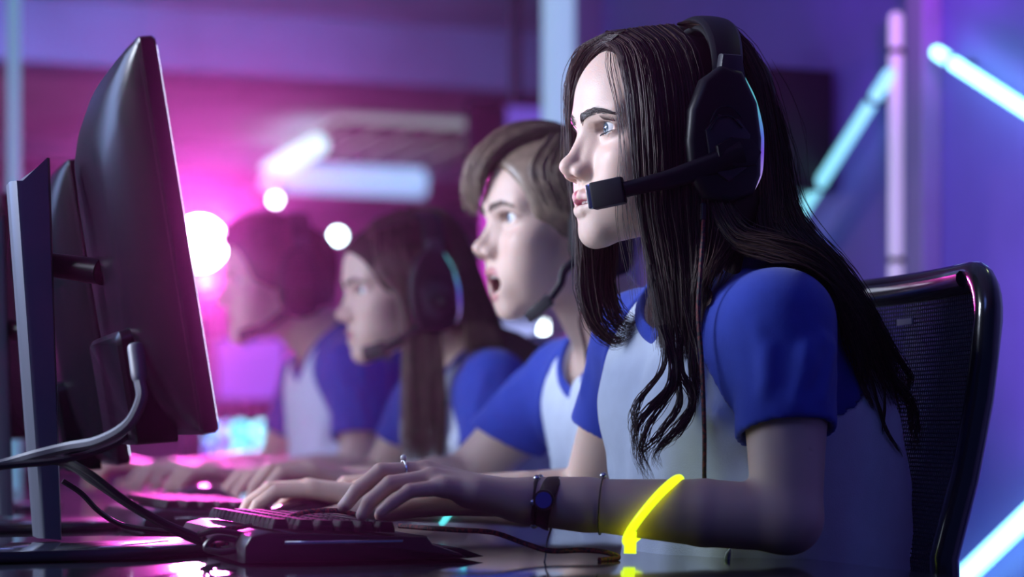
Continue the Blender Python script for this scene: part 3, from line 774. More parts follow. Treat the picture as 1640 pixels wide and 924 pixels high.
def brows(root, F, H, m, n=150, fine=1.0):
    P = []
    L = spline([(97.6, 7, 10), (96.4, 19, 14.5), (91.5, 32, 17.5), (80.5, 47, 13.5)], 40)
    for sg in (1, -1):
        for _ in range(n):
            t = RNG.random(); b = L[int(t * 39)] + np.array([0, 0, RNG.normal(0, 2.0 * (1 - t * .6))]); d = np.array([-.25 - .5 * t, .7 + .2 * t, .55 - .9 * t]); d /= np.linalg.norm(d); l = 5.5 + 3 * RNG.random()
            p = b + d * np.linspace(0, l, 5)[:, None]; p[:, 0] += .9 + np.array([-.6, .2, .3, .2, -.2]); p[:, 1] *= sg; P.append(p)
    P = np.array(P); f = on_face(F, H, P[..., 1].ravel(), P[..., 2].ravel()).reshape(P.shape[:2]); P[..., 0] = f + np.array([-.2, .35, .6, .6, .45]); R = np.tile(np.array([.3, .38, .34, .24, .1]) * fine, (len(P), 1))
    v, q = tubes(P, R); np_mesh('eyebrows', H.fr(v), q, m, parent=root)
def lashes(root, F, H, n=34):
    P = []
    for sg in (1, -1):
        for k in range(n * 2):
            t = (k % n) / (n - 1); upper = k < n
            y = 32.5 + (t - .5) * 27.5; z = (1 if upper else -.8) * 6.2 * (1 - (2 * t - 1) ** 2) ** .6 + (t - .5) * 1.5; x = 75.5 + math.sqrt(max(14.2 ** 2 - (y - 31.5) ** 2 - z * z, 1)) - .6
            d = np.array([.8, (t - .5) * 1.2, .5 if upper else -.6]); d /= np.linalg.norm(d); l = (8 if upper else 3.5) * (.6 + .5 * t)
            u = np.linspace(0, 1, 5)[:, None]; p = np.array([x, y, z]) + d * l * u + np.array([0, 0, (1 if upper else -.3) * 2.6]) * u * u; p[:, 1] *= sg; P.append(p)
    P = np.array(P); R = np.tile(np.array([.34, .3, .26, .18, .06]), (len(P), 1)); v, q = tubes(P, R); np_mesh('eyelashes', H.fr(v), q, M['lash'], parent=root)
def teeth(root, H, mo=0.0, lower=False):
    bm = bmesh.new()
    for row_, z0, h in ((0, -67.2 + .3, 7.0),) + (((1, -74.5 - mo, 6.0),) if lower else ()):
        for k in range(-5, 6):
            y = k * 5.2 if row_ == 0 else k * 4.6; x = 93.2 - (y / 20) ** 2 * 7 - row_ * 1.5
            if abs(y) > 22: continue
            vs = bm_box(bm, (0, 0, 0), (4.0, 5.0 if row_ == 0 else 4.4, h * (1 if k % 5 else .95)), 1.1, 2)
            ang = math.atan2(-2 * y * 7 / 400, 1); bmesh.ops.rotate(bm, cent=(0, 0, 0), matrix=Matrix.Rotation(-ang * .9, 3, 'Z'), verts=vs)
            bmesh.ops.translate(bm, vec=(x, y, z0 - (0 if row_ == 0 else 0)), verts=vs)
    for v in bm.verts: v.co = H.fr(np.array(v.co))
    return mesh_obj('teeth', bm, M['teeth'], root)
def hair_cap(name, root, H, m, grow, h=.003, cut=((110, 0, -15), (62, 85, 75)), extra=None, low=-62):
    F = Field(); g = grow
    F.add(s_ell((1, 0, 30), (93 + g, 73 + g, 73 + g)), 0, 'u', H)
    F.add(s_ell((40, 0, 36), (56 + g, 60 + g, 53 + g)), 20, 'u', H)
    F.add(s_ell((-52, 0, -30), (34 + g, 52 + g * .6, 42)), 30, 'u', H)
    if extra: extra(F)
    F.add(s_ell(*cut), 10, 's', H)
    F.add(s_box((60, 0, -110), (75, 140, 110 + low + 20), 10), 8, 's', H)
    v, q = F.mesh(h); v = relax(v, q, 2)
    return np_mesh(name, v, q, m, parent=root), F

def shirt(root, T, arms, neck, seed, h=.0035, white=None, blue=None, cut_n=None):
    """torso panel, two raglan sleeves and a collar band"""
    white = white or M['shirt_white']; blue = blue or M['shirt_blue']
    dx, dz, sc = T
    rs = np.random.default_rng(seed)
    A = Field(); torso(A, T)
    nt_ = len(A.ops)
    # draped folds
    fold = []
    for _ in range(16):
        y = rs.uniform(-.15, .15); z0 = rs.uniform(.62, .86) + dz; a = rs.uniform(-.5, .5); L = rs.uniform(.05, .13)
        x = dx - .115 + math.copysign(.127 * math.sqrt(max(1 - (y / .165) ** 2, .05)), rs.random() - .25) * sc
        A.add(s_cone((x, y, z0), (x + rs.uniform(-.01, .01), y + math.sin(a) * L, z0 + math.cos(a) * L), .0065, .004), .024, 'u')
    for _ in range(7):      # tension folds running out of the armpit
        for sg in (1, -1):
            z = rs.uniform(.85, .90) + dz; A.add(s_cone((dx - .05 + rs.uniform(-.09, .06), sg * .13, z), (dx + rs.uniform(-.06, .02), sg * rs.uniform(.02, .09), z + rs.uniform(-.12, .0)), .005, .003), .022, 'u')
    n0, n1, nr = neck
    seam_o = lambda sg: (dx - .06, sg * .066 * sc, 1.03 + dz); seam_n = lambda sg: (0.05, sg * .85, .50)
    # collar opening
    def neckhole(F, r): F.add(s_cone(tuple(np.array(n0) - .35 * (np.array(n1) - np.array(n0))), tuple(np.array(n1) + 1.5 * (np.array(n1) - np.array(n0))), r, r), .006, 's')
    full = Field(); full.ops = list(A.ops)
    B = Field(); B.ops = list(A.ops)
    for sg in (1, -1): B.add(s_plane(seam_o(sg), seam_n(sg)), .003, 'i')
    neckhole(B, nr)
    v, q = B.mesh(h); v = relax(v, q, 2)
    np_mesh('shirt_body', v, q, white, parent=root)
    outs = []
    for S, E, cuff, cn, rs_ in arms:
        S, E = np.array(S, float), np.array(E, float); sg = 1 if S[1] > 0 else -1
        C = Field(); torso(C, T, -.0012); C.ops += [o for o in A.ops[len(C.ops):]]
        C.add(s_plane(seam_o(sg), -np.array(seam_n(sg))), .003, 'i'); C.add(s_plane((0, 0, .872 + dz), (0, 0, -1)), .006, 'i')
        neckhole(C, nr)
        d = unit(E - S); L = np.linalg.norm(E - S); mid = S + d * cuff * L
        C.chain([S + d * .0, S * .5 + mid * .5, mid + d * .03], [.0475 * sc * rs_[0], .0470 * sc * rs_[1], .0475 * sc * rs_[2]], .03, ki=.004)
        u = unit(np.cross(d, [1, .3, 0])); w = np.cross(d, u)
        for k in range(9):  # sleeve folds
            an = rs.uniform(0, 6.28); an2 = an + rs.uniform(-.5, .5); ra = .046 * sc * rs_[1]
            t0 = rs.uniform(.05, .5); t1 = t0 + rs.uniform(.2, .5)
            C.add(s_cone(tuple(S + d * cuff * L * t0 + ra * (u * math.cos(an) + w * math.sin(an))), tuple(S + d * cuff * L * min(t1, 1) + ra * (u * math.cos(an2) + w * math.sin(an2))), .0025, .001), .014, 'u')
        cn = unit(cn); bx = np.cross(cn, [0, 1, 0]); bx = unit(bx); by = np.cross(cn, bx)
        Rb = np.stack([bx, by, cn], 1)
        C.add(s_box(tuple(mid + cn * .06), (.085, .085, .06), .002, Rb), .002, 's')
        C.add(s_cone(tuple(mid - d * .05), tuple(mid + d * .05), .0410 * sc * rs_[2], .0410 * sc * rs_[2]), .002, 's')
        v, q = C.mesh(min(h * .72, .0034)); v = relax(v, q, 2)
        np_mesh('sleeve', v, q, blue, parent=root)
        full.chain([S, mid], [.052 * sc * rs_[0], .048 * sc * rs_[2]], .018)
        outs.append(C)
    # ribbed collar band: a flat ring where the opening meets the cloth
    c = Field(); torso(c, T, -.0035)
    n0a, n1a = np.array(n0, float), np.array(n1, float); dn = n1a - n0a
    c.add(s_cone(tuple(n0a - .35 * dn), tuple(n1a + 1.5 * dn), nr + .011, nr + .011), .002, 'i')
    c.add(s_cone(tuple(n0a - .35 * dn), tuple(n1a + 1.5 * dn), nr - .001, nr - .001), .002, 's')
    inn = Field(); torso(inn, T, .004)
    innf = inn
    c.ops.append(('s', f32(.001), lambda P: innf.at(P, .2), V(-9, -9, -9), V(9, 9, 9)))
    v, q = c.mesh(.0026); v = relax(v, q, 1)
    np_mesh('collar', v, q, blue, parent=root)
    return full, outs
def trousers(root, T):
    dx, dz, sc = T; F = Field()
    F.add(s_ell((dx - .165, 0, .50 + dz), (.145, .182, .115)), 0)
    F.chain([(dx - .13, .09, .50 + dz), (dx + .22, .11, .52), (dx + .24, .12, .12)], [.088, .066, .05], .04, None, True)
    v, q = F.mesh(.008); v = relax(v, q, 2); np_mesh('trousers', v, q, M['denim'], parent=root)
    for sg in (1, -1):
        G = Field(); G.chain([(dx + .2, sg * .12, .045), (dx + .36, sg * .13, .035)], [.045, .035], .02); G.add(s_ell((dx + .22, sg * .12, .08), (.045, .04, .06)), .02); G.add(s_plane((0, 0, .004), (0, 0, -1)), .004, 'i')
        v, q = G.mesh(.006); np_mesh('shoe', v, q, M['shoe'], parent=root)
def person(yo, label):
    r = thing('person', label, 'person', row(0, yo), math.radians(ROWDEG), 'players along the desk'); return r
# ------------------------------------------------------------------ the player in front
def A0(yo):
    def f(px, py, y):
        x, yy, z = at(px, py, y + yo); return (x, y, z)
    return f
pa = A0(0)
hero = person(0, 'nearest player, long dark brown hair, white T-shirt with blue sleeves, typing with lips parted')
HH = Frame((-.018, 0, 1.158), None, HS)
HT = (0, 0, 1.0)
B = Field(); torso(B, HT, .010)
head_field(B, HH, 'f', .6)
B.add(s_cone((-14, 0, -52), (-46, 0, -150), 45, 50), 24, 'u', HH)
B.add(s_cone((-.08, .03, .985), (-.06, .12, .95), .042, .022), .04, 'u', None, True)
hl = dict(S=(-.062, .158, .966), E=(-.040, .205, .782), W=(.168, .092, .797))
hr = dict(S=(-.055, -.158, .968), E=(-.035, -.262, .786), W=(.19, -.315, .785))
make_arm(B, **hl, th=.93); make_arm(B, **hr, th=.93)
over = {1: [(.263, .066, .825), (.306, .066, .825), (.328, .066, .808), (.338, .066, .795)],
        2: [(.263, .087, .819), (.303, .087, .814), (.322, .086, .798), (.329, .085, .786)],
        3: [(.257, .105, .811), (.290, .105, .808), (.307, .105, .797), (.317, .104, .789)],
        0: [(.260, .045, .823), (.300, .042, .822), (.322, .040, .806), (.334, .039, .792)],
        't': [(.235, .040, .793), (.268, .030, .789), (.293, .026, .783)]}
fL = make_hand(B, hl['W'], (.95, -.1, .22), (-.2, 0, 1), (0, -1, 0), .95, over=over)
fR = make_hand(B, hr['W'], (.95, -.18, .10), (-.1, 0, 1), (0, 1, 0), .95, (8, 34, 22))
eyes(hero, HH, (.06, .10, .14), 6); brows(hero, B, HH, M['brow'], 260); lashes(hero, B, HH); teeth(hero, HH, .6, True)
hs_full, hs_sl = shirt(hero, HT, [(hl['S'], hl['E'], .58, (.05, .36, -1), (1, 1, 1)), (hr['S'], hr['E'], .60, (.3, -.35, -1), (1, 1, 1))],
      ((-.075, 0, .972), (-.047, 0, 1.018), .068), 3, .0045)
skin_mesh(hero, B, .0016, hs_full, .93, HH, (.62, .43, .355), (.5, .12, .19), fL + fR, .6, (.07, .04, .03))
trousers(hero, HT)
# hair: a dark under-layer, then strands
def he(F):
    F.chain([pa(1065, 140, .055), pa(1085, 260, .064), pa(1090, 400, .068)], [.012, .014, .016], .02)
    F.chain([pa(1150, 200, .05), pa(1165, 330, .07), pa(1150, 430, .10)], [.03, .026, .022], .03)
    F.chain([pa(1165, 150, 0), pa(1190, 280, .0), pa(1235, 390, .03), pa(1310, 470, .06)], [.042, .034, .026, .018], .03)
    F.chain([pa(1165, 150, -.02), pa(1180, 300, -.05), pa(1220, 420, -.06)], [.04, .034, .02], .03)
cap, capF = hair_cap('hair_underlayer', hero, HH, M['hair_cap'], 1, .003, ((112, 0, -8), (76, 95, 94)), he, -78)
g = lambda *p: [pa(*k) for k in p]
HP = []
left = [g((962, 66, .0), (990, 88, .036), (1004, 150, .060), (1018, 250, .068), (1026, 330, .068), (1038, 400, .068), (1046, 480, .08), (1058, 560, .095)),
        g((985, 52, 0), (1022, 84, .048), (1038, 150, .073), (1046, 250, .082), (1050, 330, .080), (1062, 400, .080), (1074, 480, .09), (1080, 572, .10)),
        g((1030, 44, 0), (1064, 80, .052), (1082, 150, .080), (1086, 250, .086), (1088, 330, .086), (1096, 400, .088), (1100, 480, .098), (1104, 578, .105)),
        g((1080, 40, 0), (1112, 78, .055), (1128, 150, .082), (1130, 250, .088), (1134, 330, .088), (1136, 400, .095), (1132, 480, .105), (1128, 560, .115))]
HP.append(sheet(left, 3000, .008, 24, .00036, wave=.002, trim=.16))
HP.append(sheet([left[0], left[1]], 900, .006, 24, .00034, wave=.003, trim=.3))
for _ in range(16):     # loose hairs at the temple and past the cheek
    e = RNG.uniform(-16, 6); HF0 = g((985 + e * .3, 66, .01), (986 + e, 100, .042), (1000 + e, 170, .066), (1010 + e * 1.3, 250, .072), (1014 + e * 1.6, 340, .073), (1030 + e * 2, 430, .074), (1040 + e * 2, 540, .10))
    HP.append(lock(HF0, 1, .002, .003, thick=.003, r=.00024, wave=.003))
# the ends of that curtain separate into curling locks over the chest
for L, n, w in (([(1060, 520, .10), (1078, 580, .11), (1070, 625, .115), (1030, 665, .115), (1018, 705, .115), (1030, 760, .115)], 60, .004),
             ([(1070, 540, .10), (1084, 600, .11), (1062, 645, .115), (1035, 690, .115), (1028, 730, .115), (1042, 775, .115)], 50, .004),
             ([(1066, 520, .10), (1062, 590, .11), (1024, 640, .115), (1014, 680, .115), (1024, 730, .115)], 40, .003),
             ([(1090, 540, .10), (1086, 600, .11), (1088, 650, .115), (1060, 690, .115), (1036, 720, .115), (1032, 745, .115)], 40, .003),
             ([(1086, 560, .10), (1092, 600, .11), (1108, 630, .12), (1104, 660, .12), (1070, 700, .12), (1050, 725, .12), (1052, 750, .12)], 60, .004),
             ([(1110, 540, .11), (1108, 590, .12), (1112, 640, .12), (1090, 690, .12), (1058, 715, .12)], 40, .004),
             ([(1096, 470, .10), (1110, 540, .11), (1116, 600, .12), (1110, 650, .12)], 70, .006),
             ([(1120, 440, .10), (1140, 480, .115), (1145, 495, .12)], 30, .003)):
    HP.append(lock(g(*L), n, w, .0012, r=.0004, wave=.003, trim=.15, taper=.15))
# far curtain, past the chin, curling under
far = [g((984, 56, .0), (938, 78, -.028), (913, 130, -.058), (913, 250, -.066), (920, 330, -.064), (926, 400, -.06), (928, 470, -.055), (946, 524, -.05), (985, 556, -.045), (1018, 536, -.04)),
       g((984, 52, .0), (945, 74, -.035), (935, 130, -.064), (940, 250, -.07), (950, 330, -.07), (952, 400, -.066), (950, 470, -.06), (962, 515, -.052), (992, 540, -.046), (1022, 520, -.04)),
       g((970, 50, -.01), (975, 90, -.05), (980, 150, -.07), (985, 250, -.075), (990, 330, -.072), (985, 400, -.07), (985, 460, -.062), (998, 500, -.055), (1020, 515, -.05), (1040, 500, -.045))]
HF = []
HF.append(sheet(far, 1000, .006, 28, .00042, wave=.003, trim=.32, taper=.1))
HF.append(sheet([g((1002, 47, .012), (962, 62, -.012), (930, 100, -.045), (914, 170, -.062)), g((988, 58, .018), (966, 66, -.006), (936, 96, -.04), (917, 170, -.058)), g((978, 66, .02), (962, 76, .0), (940, 100, -.034), (920, 165, -.054))], 260, .004, 18, .00036, trim=.2))
HF.append(sheet([g((926, 74, -.02), (912, 110, -.05), (904, 160, -.06), (905, 230, -.064), (916, 320, -.062)), far[0][:6]], 60, .006, 22, .0003, trim=.3))
# over the crown to the back, down behind the headset and over the shoulder blade
back = [g((1085, 40, .0), (1150, 50, .03), (1196, 120, .06), (1216, 230, .078), (1222, 320, .095), (1232, 385, .125), (1290, 425, .158), (1340, 490, .165), (1366, 570, .16), (1384, 640, .15)),
        g((1085, 38, .0), (1160, 48, .02), (1212, 130, .035), (1236, 240, .05), (1246, 320, .07), (1272, 382, .10), (1325, 432, .125), (1378, 510, .13), (1402, 590, .12), (1425, 660, .11)),
        g((1085, 37, .0), (1165, 50, .01), (1218, 140, .01), (1248, 250, .015), (1264, 330, .03), (1300, 385, .055), (1352, 442, .08), (1400, 520, .085), (1436, 590, .08), (1462, 660, .07))]
HP.append(sheet(back, 2600, .010, 24, .00038, wave=.004, trim=.28, taper=.12))
HP.append(sheet([g((1120, 250, .09), (1135, 330, .095), (1170, 390, .12), (1230, 405, .15), (1290, 425, .17), (1345, 480, .175), (1380, 560, .165)),
                 g((1150, 250, .085), (1165, 320, .09), (1200, 370, .115), (1260, 390, .14), (1320, 425, .15), (1370, 500, .15), (1400, 580, .14))], 900, .008, 24, .00042, wave=.003, trim=.15))
HP.append(sheet([g((1100, 280, .088), (1110, 350, .09), (1112, 420, .10), (1110, 480, .11)), g((1190, 280, .085), (1195, 340, .09), (1180, 400, .115), (1150, 440, .125))], 700, .008, 18, .00042, trim=.2))
for L, n, w in (([(1400, 500, .12), (1432, 560, .11), (1456, 600, .10), (1452, 625, .10), (1425, 640, .10)], 40, .004),
             ([(1390, 520, .13), (1420, 590, .12), (1456, 640, .10), (1466, 690, .10), (1462, 725, .10)], 70, .005),
             ([(1370, 540, .15), (1380, 600, .14), (1378, 660, .13), (1392, 700, .13), (1420, 735, .12)], 40, .003),
             ([(1385, 560, .14), (1410, 610, .13), (1400, 640, .13), (1384, 680, .13), (1378, 700, .13)], 30, .003),
             ([(1350, 500, .165), (1372, 560, .16), (1376, 620, .15), (1382, 660, .14)], 60, .005)):
    HP.append(lock(g(*L), n, w, .0012, r=.0004, wave=.003, trim=.15, taper=.15))
# fly-away hairs
for _ in range(26):
    x0 = RNG.uniform(1215, 1255); y0 = RNG.uniform(150, 330); k = RNG.uniform(10, 45)
    HP.append(lock(g((x0 - 15, y0 - 60, .02), (x0 + k * .6, y0 + 10, .03), (x0 + k, y0 + 70, .03), (x0 + k * .7 + 15, y0 + 150, .04)), 1, .001, .001, r=.00022))
HP = [(push(p_, [hs_full, B] + hs_sl, .003), r_) for p_, r_ in HP] + HF
hair_mesh('hair', HP, M['hair_brown'], hero, tint=((.016, .008, .008), (.085, .044, .036)))

# ------------------------------------------------------------------ worn things of the player in front
def trim_reflection():  # emission stands in for neon tubes mirrored in the cup's glossy edge
    m = mat('painted_edge_reflection', (.1, .2, .3), .2, emit=(.2, .7, .8), es=.75); nt = m.node_tree; b = nt.nodes['Principled BSDF']
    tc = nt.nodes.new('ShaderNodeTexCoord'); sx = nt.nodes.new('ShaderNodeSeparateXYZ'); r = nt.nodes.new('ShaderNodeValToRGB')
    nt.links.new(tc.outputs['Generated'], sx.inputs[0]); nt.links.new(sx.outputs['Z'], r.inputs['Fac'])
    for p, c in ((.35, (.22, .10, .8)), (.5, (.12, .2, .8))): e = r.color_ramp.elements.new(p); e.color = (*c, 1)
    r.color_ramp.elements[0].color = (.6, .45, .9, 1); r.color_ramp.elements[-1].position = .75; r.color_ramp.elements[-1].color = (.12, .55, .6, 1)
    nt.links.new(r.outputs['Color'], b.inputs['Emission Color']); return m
M['trim_reflection'] = trim_reflection()
def headset(yo, H, label, boom_pts, k=1.0, cup_s=None, trim=True, cable=None, mic=True):
    t = thing('gaming_headset', label, 'headset', row(0, yo), math.radians(ROWDEG), 'headsets of the players')
    P = lambda f, s, z: Vector([float(c) for c in H.fr((f, s, z))])
    cs = cup_s or 84
    # padded headband: a swept strap over the crown
    def strap(name, m, w, th, dr, a0, a1, n=36):
        bm = bmesh.new(); rings = []
        for i in range(n + 1):
            a = math.radians(a0 + (a1 - a0) * i / n)
            y = math.sin(a) * (cs + 4 + dr); zt = math.cos(a); z = 8 + zt * (104 + dr) if zt > 0 else 8 + zt * 40
            f = -10 - 24 * max(zt, 0) ** 1.0
            nrm = Vector((0, math.sin(a), max(zt, -.1))).normalized(); ww = w * (1 - .22 * abs(math.sin(a)) ** 3)
            prof = [(-ww, 0), (-ww * .8, th * .8), (0, th), (ww * .8, th * .8), (ww, 0), (ww * .8, -th * .6), (0, -th * .8), (-ww * .8, -th * .6)]
            rings.append([bm.verts.new(P(f + u, y + nrm.y * v, z + nrm.z * v)) for u, v in prof])
        for a, b in zip(rings[:-1], rings[1:]):
            for j in range(8): bm.faces.new((a[j], a[(j + 1) % 8], b[(j + 1) % 8], b[j]))
        bm.faces.new(rings[0][::-1]); bm.faces.new(rings[-1]); bmesh.ops.recalc_face_normals(bm, faces=bm.faces)
        o = mesh_obj(name, bm, m, t); md = o.modifiers.new('s', 'SUBSURF'); md.levels = md.render_levels = 1; return o
    strap('headband', M['black'], 21, 6, 6, -82, 82)
    strap('headband_pad', M['soft_black'], 17, 5, -2, -60, 60)
    for sg in (1, -1):
        # ear cushion, cup shell, outer plate
        def ring_outline(rx, rz, n=40, e=2.6):
            return [(rx * math.copysign(abs(math.cos(a)) ** (2 / e), math.cos(a)), rz * math.copysign(abs(math.sin(a)) ** (2 / e), math.sin(a))) for a in np.arange(n) * 2 * math.pi / n]
        m = lambda x, y, z: P(x - 9, sg * z, y - 19)
        bm = bmesh.new(); bm_prism(bm, ring_outline(37, 52), cs - 14, cs + 4, 7, m, 4); mesh_obj('ear_cushion', bm, M['soft_black'], t)
        bm = bmesh.new(); bm_prism(bm, [(-38, -30), (-30, -50), (-4, -59), (22, -54), (37, -34), (40, 0), (37, 30), (24, 60), (4, 74), (-18, 70), (-34, 40), (-39, 6)], cs + 4, cs + 24, 7, m, 3); shell = mesh_obj('ear_cup', bm, M['black'], t)
        bm = bmesh.new(); bm_prism(bm, [(-24, 8), (-12, 22), (10, 26), (24, 10), (18, -26), (0, -38), (-20, -24)], cs + 22, cs + 27, 2, m); mesh_obj('cup_plate', bm, M['charcoal'] if trim else M['black'], shell)
        bm = bmesh.new()
        for d0 in (0, 9):
            bm_tube(bm, [m(-14, 14 + d0, cs + 28), m(-2, 24 + d0, cs + 28), m(12, 22 + d0, cs + 28), m(20, 10 + d0 * .8, cs + 28)], .0009, 6)
        mesh_obj('cup_groove', bm, M['black_gloss'], shell)
        bm = bmesh.new(); bm_prism(bm, [(-36, 34), (-20, 76), (14, 76), (20, 40), (10, 26), (-20, 26)], cs + 8, cs + 22, 5, lambda x, y, z: P(x * .62 - 12 - max(y - 30, 0) * .1, sg * (z - max(y - 30, 0) * .10), y * 1.0 - 8), 2); mesh_obj('slider', bm, M['charcoal'], t)
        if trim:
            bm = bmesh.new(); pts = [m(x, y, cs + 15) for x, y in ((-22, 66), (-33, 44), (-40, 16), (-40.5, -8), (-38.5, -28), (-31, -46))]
            bm_tube(bm, pts, [.0010, .0022, .0030, .0032, .0030, .0014], 8, flat=(1, 1)); mesh_obj('trim_strip', bm, M['trim_reflection'], shell)
    if mic:
        pv = P(-22, cs + 30, -30)
        bm = bmesh.new(); bm_prism(bm, [(-16, -11), (-22, 2), (-12, 14), (10, 15), (26, 6), (24, -5), (6, -14)], cs + 25, cs + 33, 2.5, lambda x, y, z: P(x - 20, z, y - 30)); mesh_obj('boom_pivot', bm, M['black'], t)
        pts = [Vector(p) for p in boom_pts]
        bm = bmesh.new(); bm_tube(bm, [pv] + pts[:-1], [.0125 * k, .0105 * k, .0088 * k, .0080 * k, .0078 * k], 12, samples=30, flat=(.62, 1)); arm = mesh_obj('microphone_boom', bm, M['black'], t)
        a, b = pts[-2], pts[-1]; d = (b - a).normalized(); L = (b - a).length
        Rm = Matrix((d, d.cross(Vector((0, 1, 0))).normalized() * -1, d.cross(d.cross(Vector((0, 1, 0))).normalized()))).transposed()
        bm = bmesh.new(); vs = bm_box(bm, (0, 0, 0), (L, .0125 * k, .026 * k), .0025, 2); 
        bm_box(bm, (L * .0, -.0058 * k, 0), (L * .32, .001, .0022), .0003, 1)
        zv = Vector((0, 0, 1)); yv = zv.cross(d).normalized(); zz = d.cross(yv); Rm = Matrix((d, yv, zz)).transposed()
        for vv in bm.verts: vv.co = Rm @ vv.co + (a + b) / 2
        mic_o = mesh_obj('microphone', bm, M['black'], t)
        bm = bmesh.new(); bm_box(bm, (L / 2 + .0015, 0, 0), (.005, .0105 * k, .0235 * k), .0015, 2)
        for vv in bm.verts: vv.co = Rm @ vv.co + (a + b) / 2
        mesh_obj('microphone_cap', bm, M['silver'] if yo == 0 else M['black'], mic_o)
    if cable:
        bm = bmesh.new(); bm_tube(bm, [Vector(p) for p in cable], .0021, 8, samples=60); mesh_obj('headset_cable', bm, M['braid'], t)
        a = Vector(cable[0]); b = Vector(cable[1]); bm = bmesh.new()
        for i in range(7):
            p = a.lerp(b, i / 12); bm_cyl(bm, p, p + (b - a).normalized() * .0022, .0034, .003, 10)
        mesh_obj('strain_relief', bm, M['black'], t)
    return t
def braided(name, c1, c2):
    m = mat(name, c1, .6); nt = m.node_tree; b = nt.nodes['Principled BSDF']
    tc = nt.nodes.new('ShaderNodeTexCoord'); w = nt.nodes.new('ShaderNodeTexNoise'); w.inputs['Scale'].default_value = 260
    nt.links.new(tc.outputs['Object'], w.inputs['Vector']); r = nt.nodes.new('ShaderNodeValToRGB'); r.color_ramp.elements[0].position = .45; r.color_ramp.elements[1].position = .58
    r.color_ramp.elements[0].color = (*c1, 1); r.color_ramp.elements[1].color = (*c2, 1)
    nt.links.new(w.outputs['Fac'], r.inputs['Fac']); nt.links.new(r.outputs['Color'], b.inputs['Base Color']); return m
M['braid'] = braided('braided_cable', (.012, .01, .014), (.16, .02, .02))
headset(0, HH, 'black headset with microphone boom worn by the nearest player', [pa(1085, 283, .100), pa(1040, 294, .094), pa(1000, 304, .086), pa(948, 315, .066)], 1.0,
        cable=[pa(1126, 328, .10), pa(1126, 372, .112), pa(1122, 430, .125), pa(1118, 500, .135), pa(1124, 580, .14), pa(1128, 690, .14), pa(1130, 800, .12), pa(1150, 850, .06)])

fc = lambda t: np.array(hl['E']) * (1 - t) + np.array(hl['W']) * t
def loop(c, n, up, ra, rb, k=40):
    n = unit(n); u = unit(np.array(up) - n * (np.array(up) @ n)); w = np.cross(n, u)
    return [Vector(np.array(c) + ra * math.cos(a) * u + rb * math.sin(a) * w) for a in np.arange(k) * 2 * math.pi / k]
def worn(name, label, cat, yo=0, group=None): return thing(name, label, cat, row(0, yo), math.radians(ROWDEG), group)
# glow bracelet, loosely round the left forearm
t = worn('glow_bracelet', 'bright yellow glow stick bracelet round the nearest forearm', 'bracelet')
c = np.array(pa(1044, 838, .160)); bm = bmesh.new()
k_ = min(np.linspace(0, 1, 200), key=lambda q: abs(to_px(fc(q))[0] - 1046)); cc = fc(k_) + np.array((0, 0, -.001))
up = np.array(pa(1082, 789, cc[1])) - np.array(pa(1004, 884, cc[1] + .012)); ra = np.linalg.norm(up) / 2; vd = unit(cc - CAM_L); nn = unit(np.cross(up, vd)); nn = nn + .16 * vd * (1 if nn[0] > 0 else -1)
bm_tube(bm, loop(cc, nn, up, ra, .0355), .0042, 12, True); bot = cc - up / 2; o = mesh_obj('glow_tube', bm, M['glow_yellow'], t)
bm = bmesh.new(); e = np.array(bot); bm_cyl(bm, e + np.array((0, .004, .008)), e + np.array((.001, .005, -.012)), .0056, .0056, 14); mesh_obj('connector', bm, M['glow_yellow'], t)
# watch
t = worn('wristwatch', 'watch with round blue dial on a dark leather strap', 'watch')
wd_ = unit(np.array(hl['W']) - np.array(hl['E'])); wc = fc(.93); nrm = unit(wd_ + np.array((0, 0, .22)))
bm = bmesh.new(); bm_tube(bm, loop(wc, nrm, (0, 0, 1), .0232, .0305), .0048, 10, True, flat=(1.7, .4)); mesh_obj('strap', bm, M['leather'], t)
sd = unit(np.cross(nrm, (0, 0, 1))); sd = sd if sd[1] > 0 else -sd
fcx = wc + sd * .0315 + np.array((0, 0, .003)); bm = bmesh.new(); bm_cyl(bm, fcx - sd * .003, fcx + sd * .003, .0100, .0095, 32); cs_ = mesh_obj('case', bm, M['leather'], t)
bm = bmesh.new(); bm_cyl(bm, fcx + sd * .0022, fcx + sd * .0042, .0080, .0074, 32); mesh_obj('dial', bm, M['blue_stone'], cs_)
t = worn('beaded_bracelet', 'dark cord bracelet with small metal beads next to the blue-dial watch', 'bracelet')
bc = fc(.975); bm = bmesh.new(); bm_tube(bm, loop(bc, wd_, (0, 0, 1), .0225, .0300), .0022, 8, True); mesh_obj('cord', bm, M['leather'], t)
for k in (1, 3, 6, 9, 12, 15):
    p = loop(bc, wd_, (0, 0, 1), .0235, .031, 16)[k]; bm = bmesh.new(); bmesh.ops.create_uvsphere(bm, u_segments=10, v_segments=8, radius=.0034, matrix=Matrix.Translation(p)); mesh_obj('bead', bm, M['silver'], t)
t = worn('thin_bracelet', 'fine chain bracelet with one tiny bead halfway up the nearest forearm', 'bracelet')
bc = fc(.72); bm = bmesh.new(); bm_tube(bm, loop(bc, wd_, (0, 0, 1), .0268, .0268), .0007, 6, True); mesh_obj('chain', bm, M['leather'], t)
bm = bmesh.new(); bmesh.ops.create_uvsphere(bm, u_segments=10, v_segments=8, radius=.0034, matrix=Matrix.Translation(bc + np.array((0, .004, .028)))); mesh_obj('bead', bm, M['silver'], t)
t = worn('finger_ring', 'slim ring with a pearl on the raised typing finger', 'ring')
rc = np.array((.284, .066, .825)); bm = bmesh.new(); bm_tube(bm, loop(rc, (1, 0, .0), (0, 0, 1), .0098, .0098, 24), .0011, 8, True); mesh_obj('band', bm, M['silver'], t)
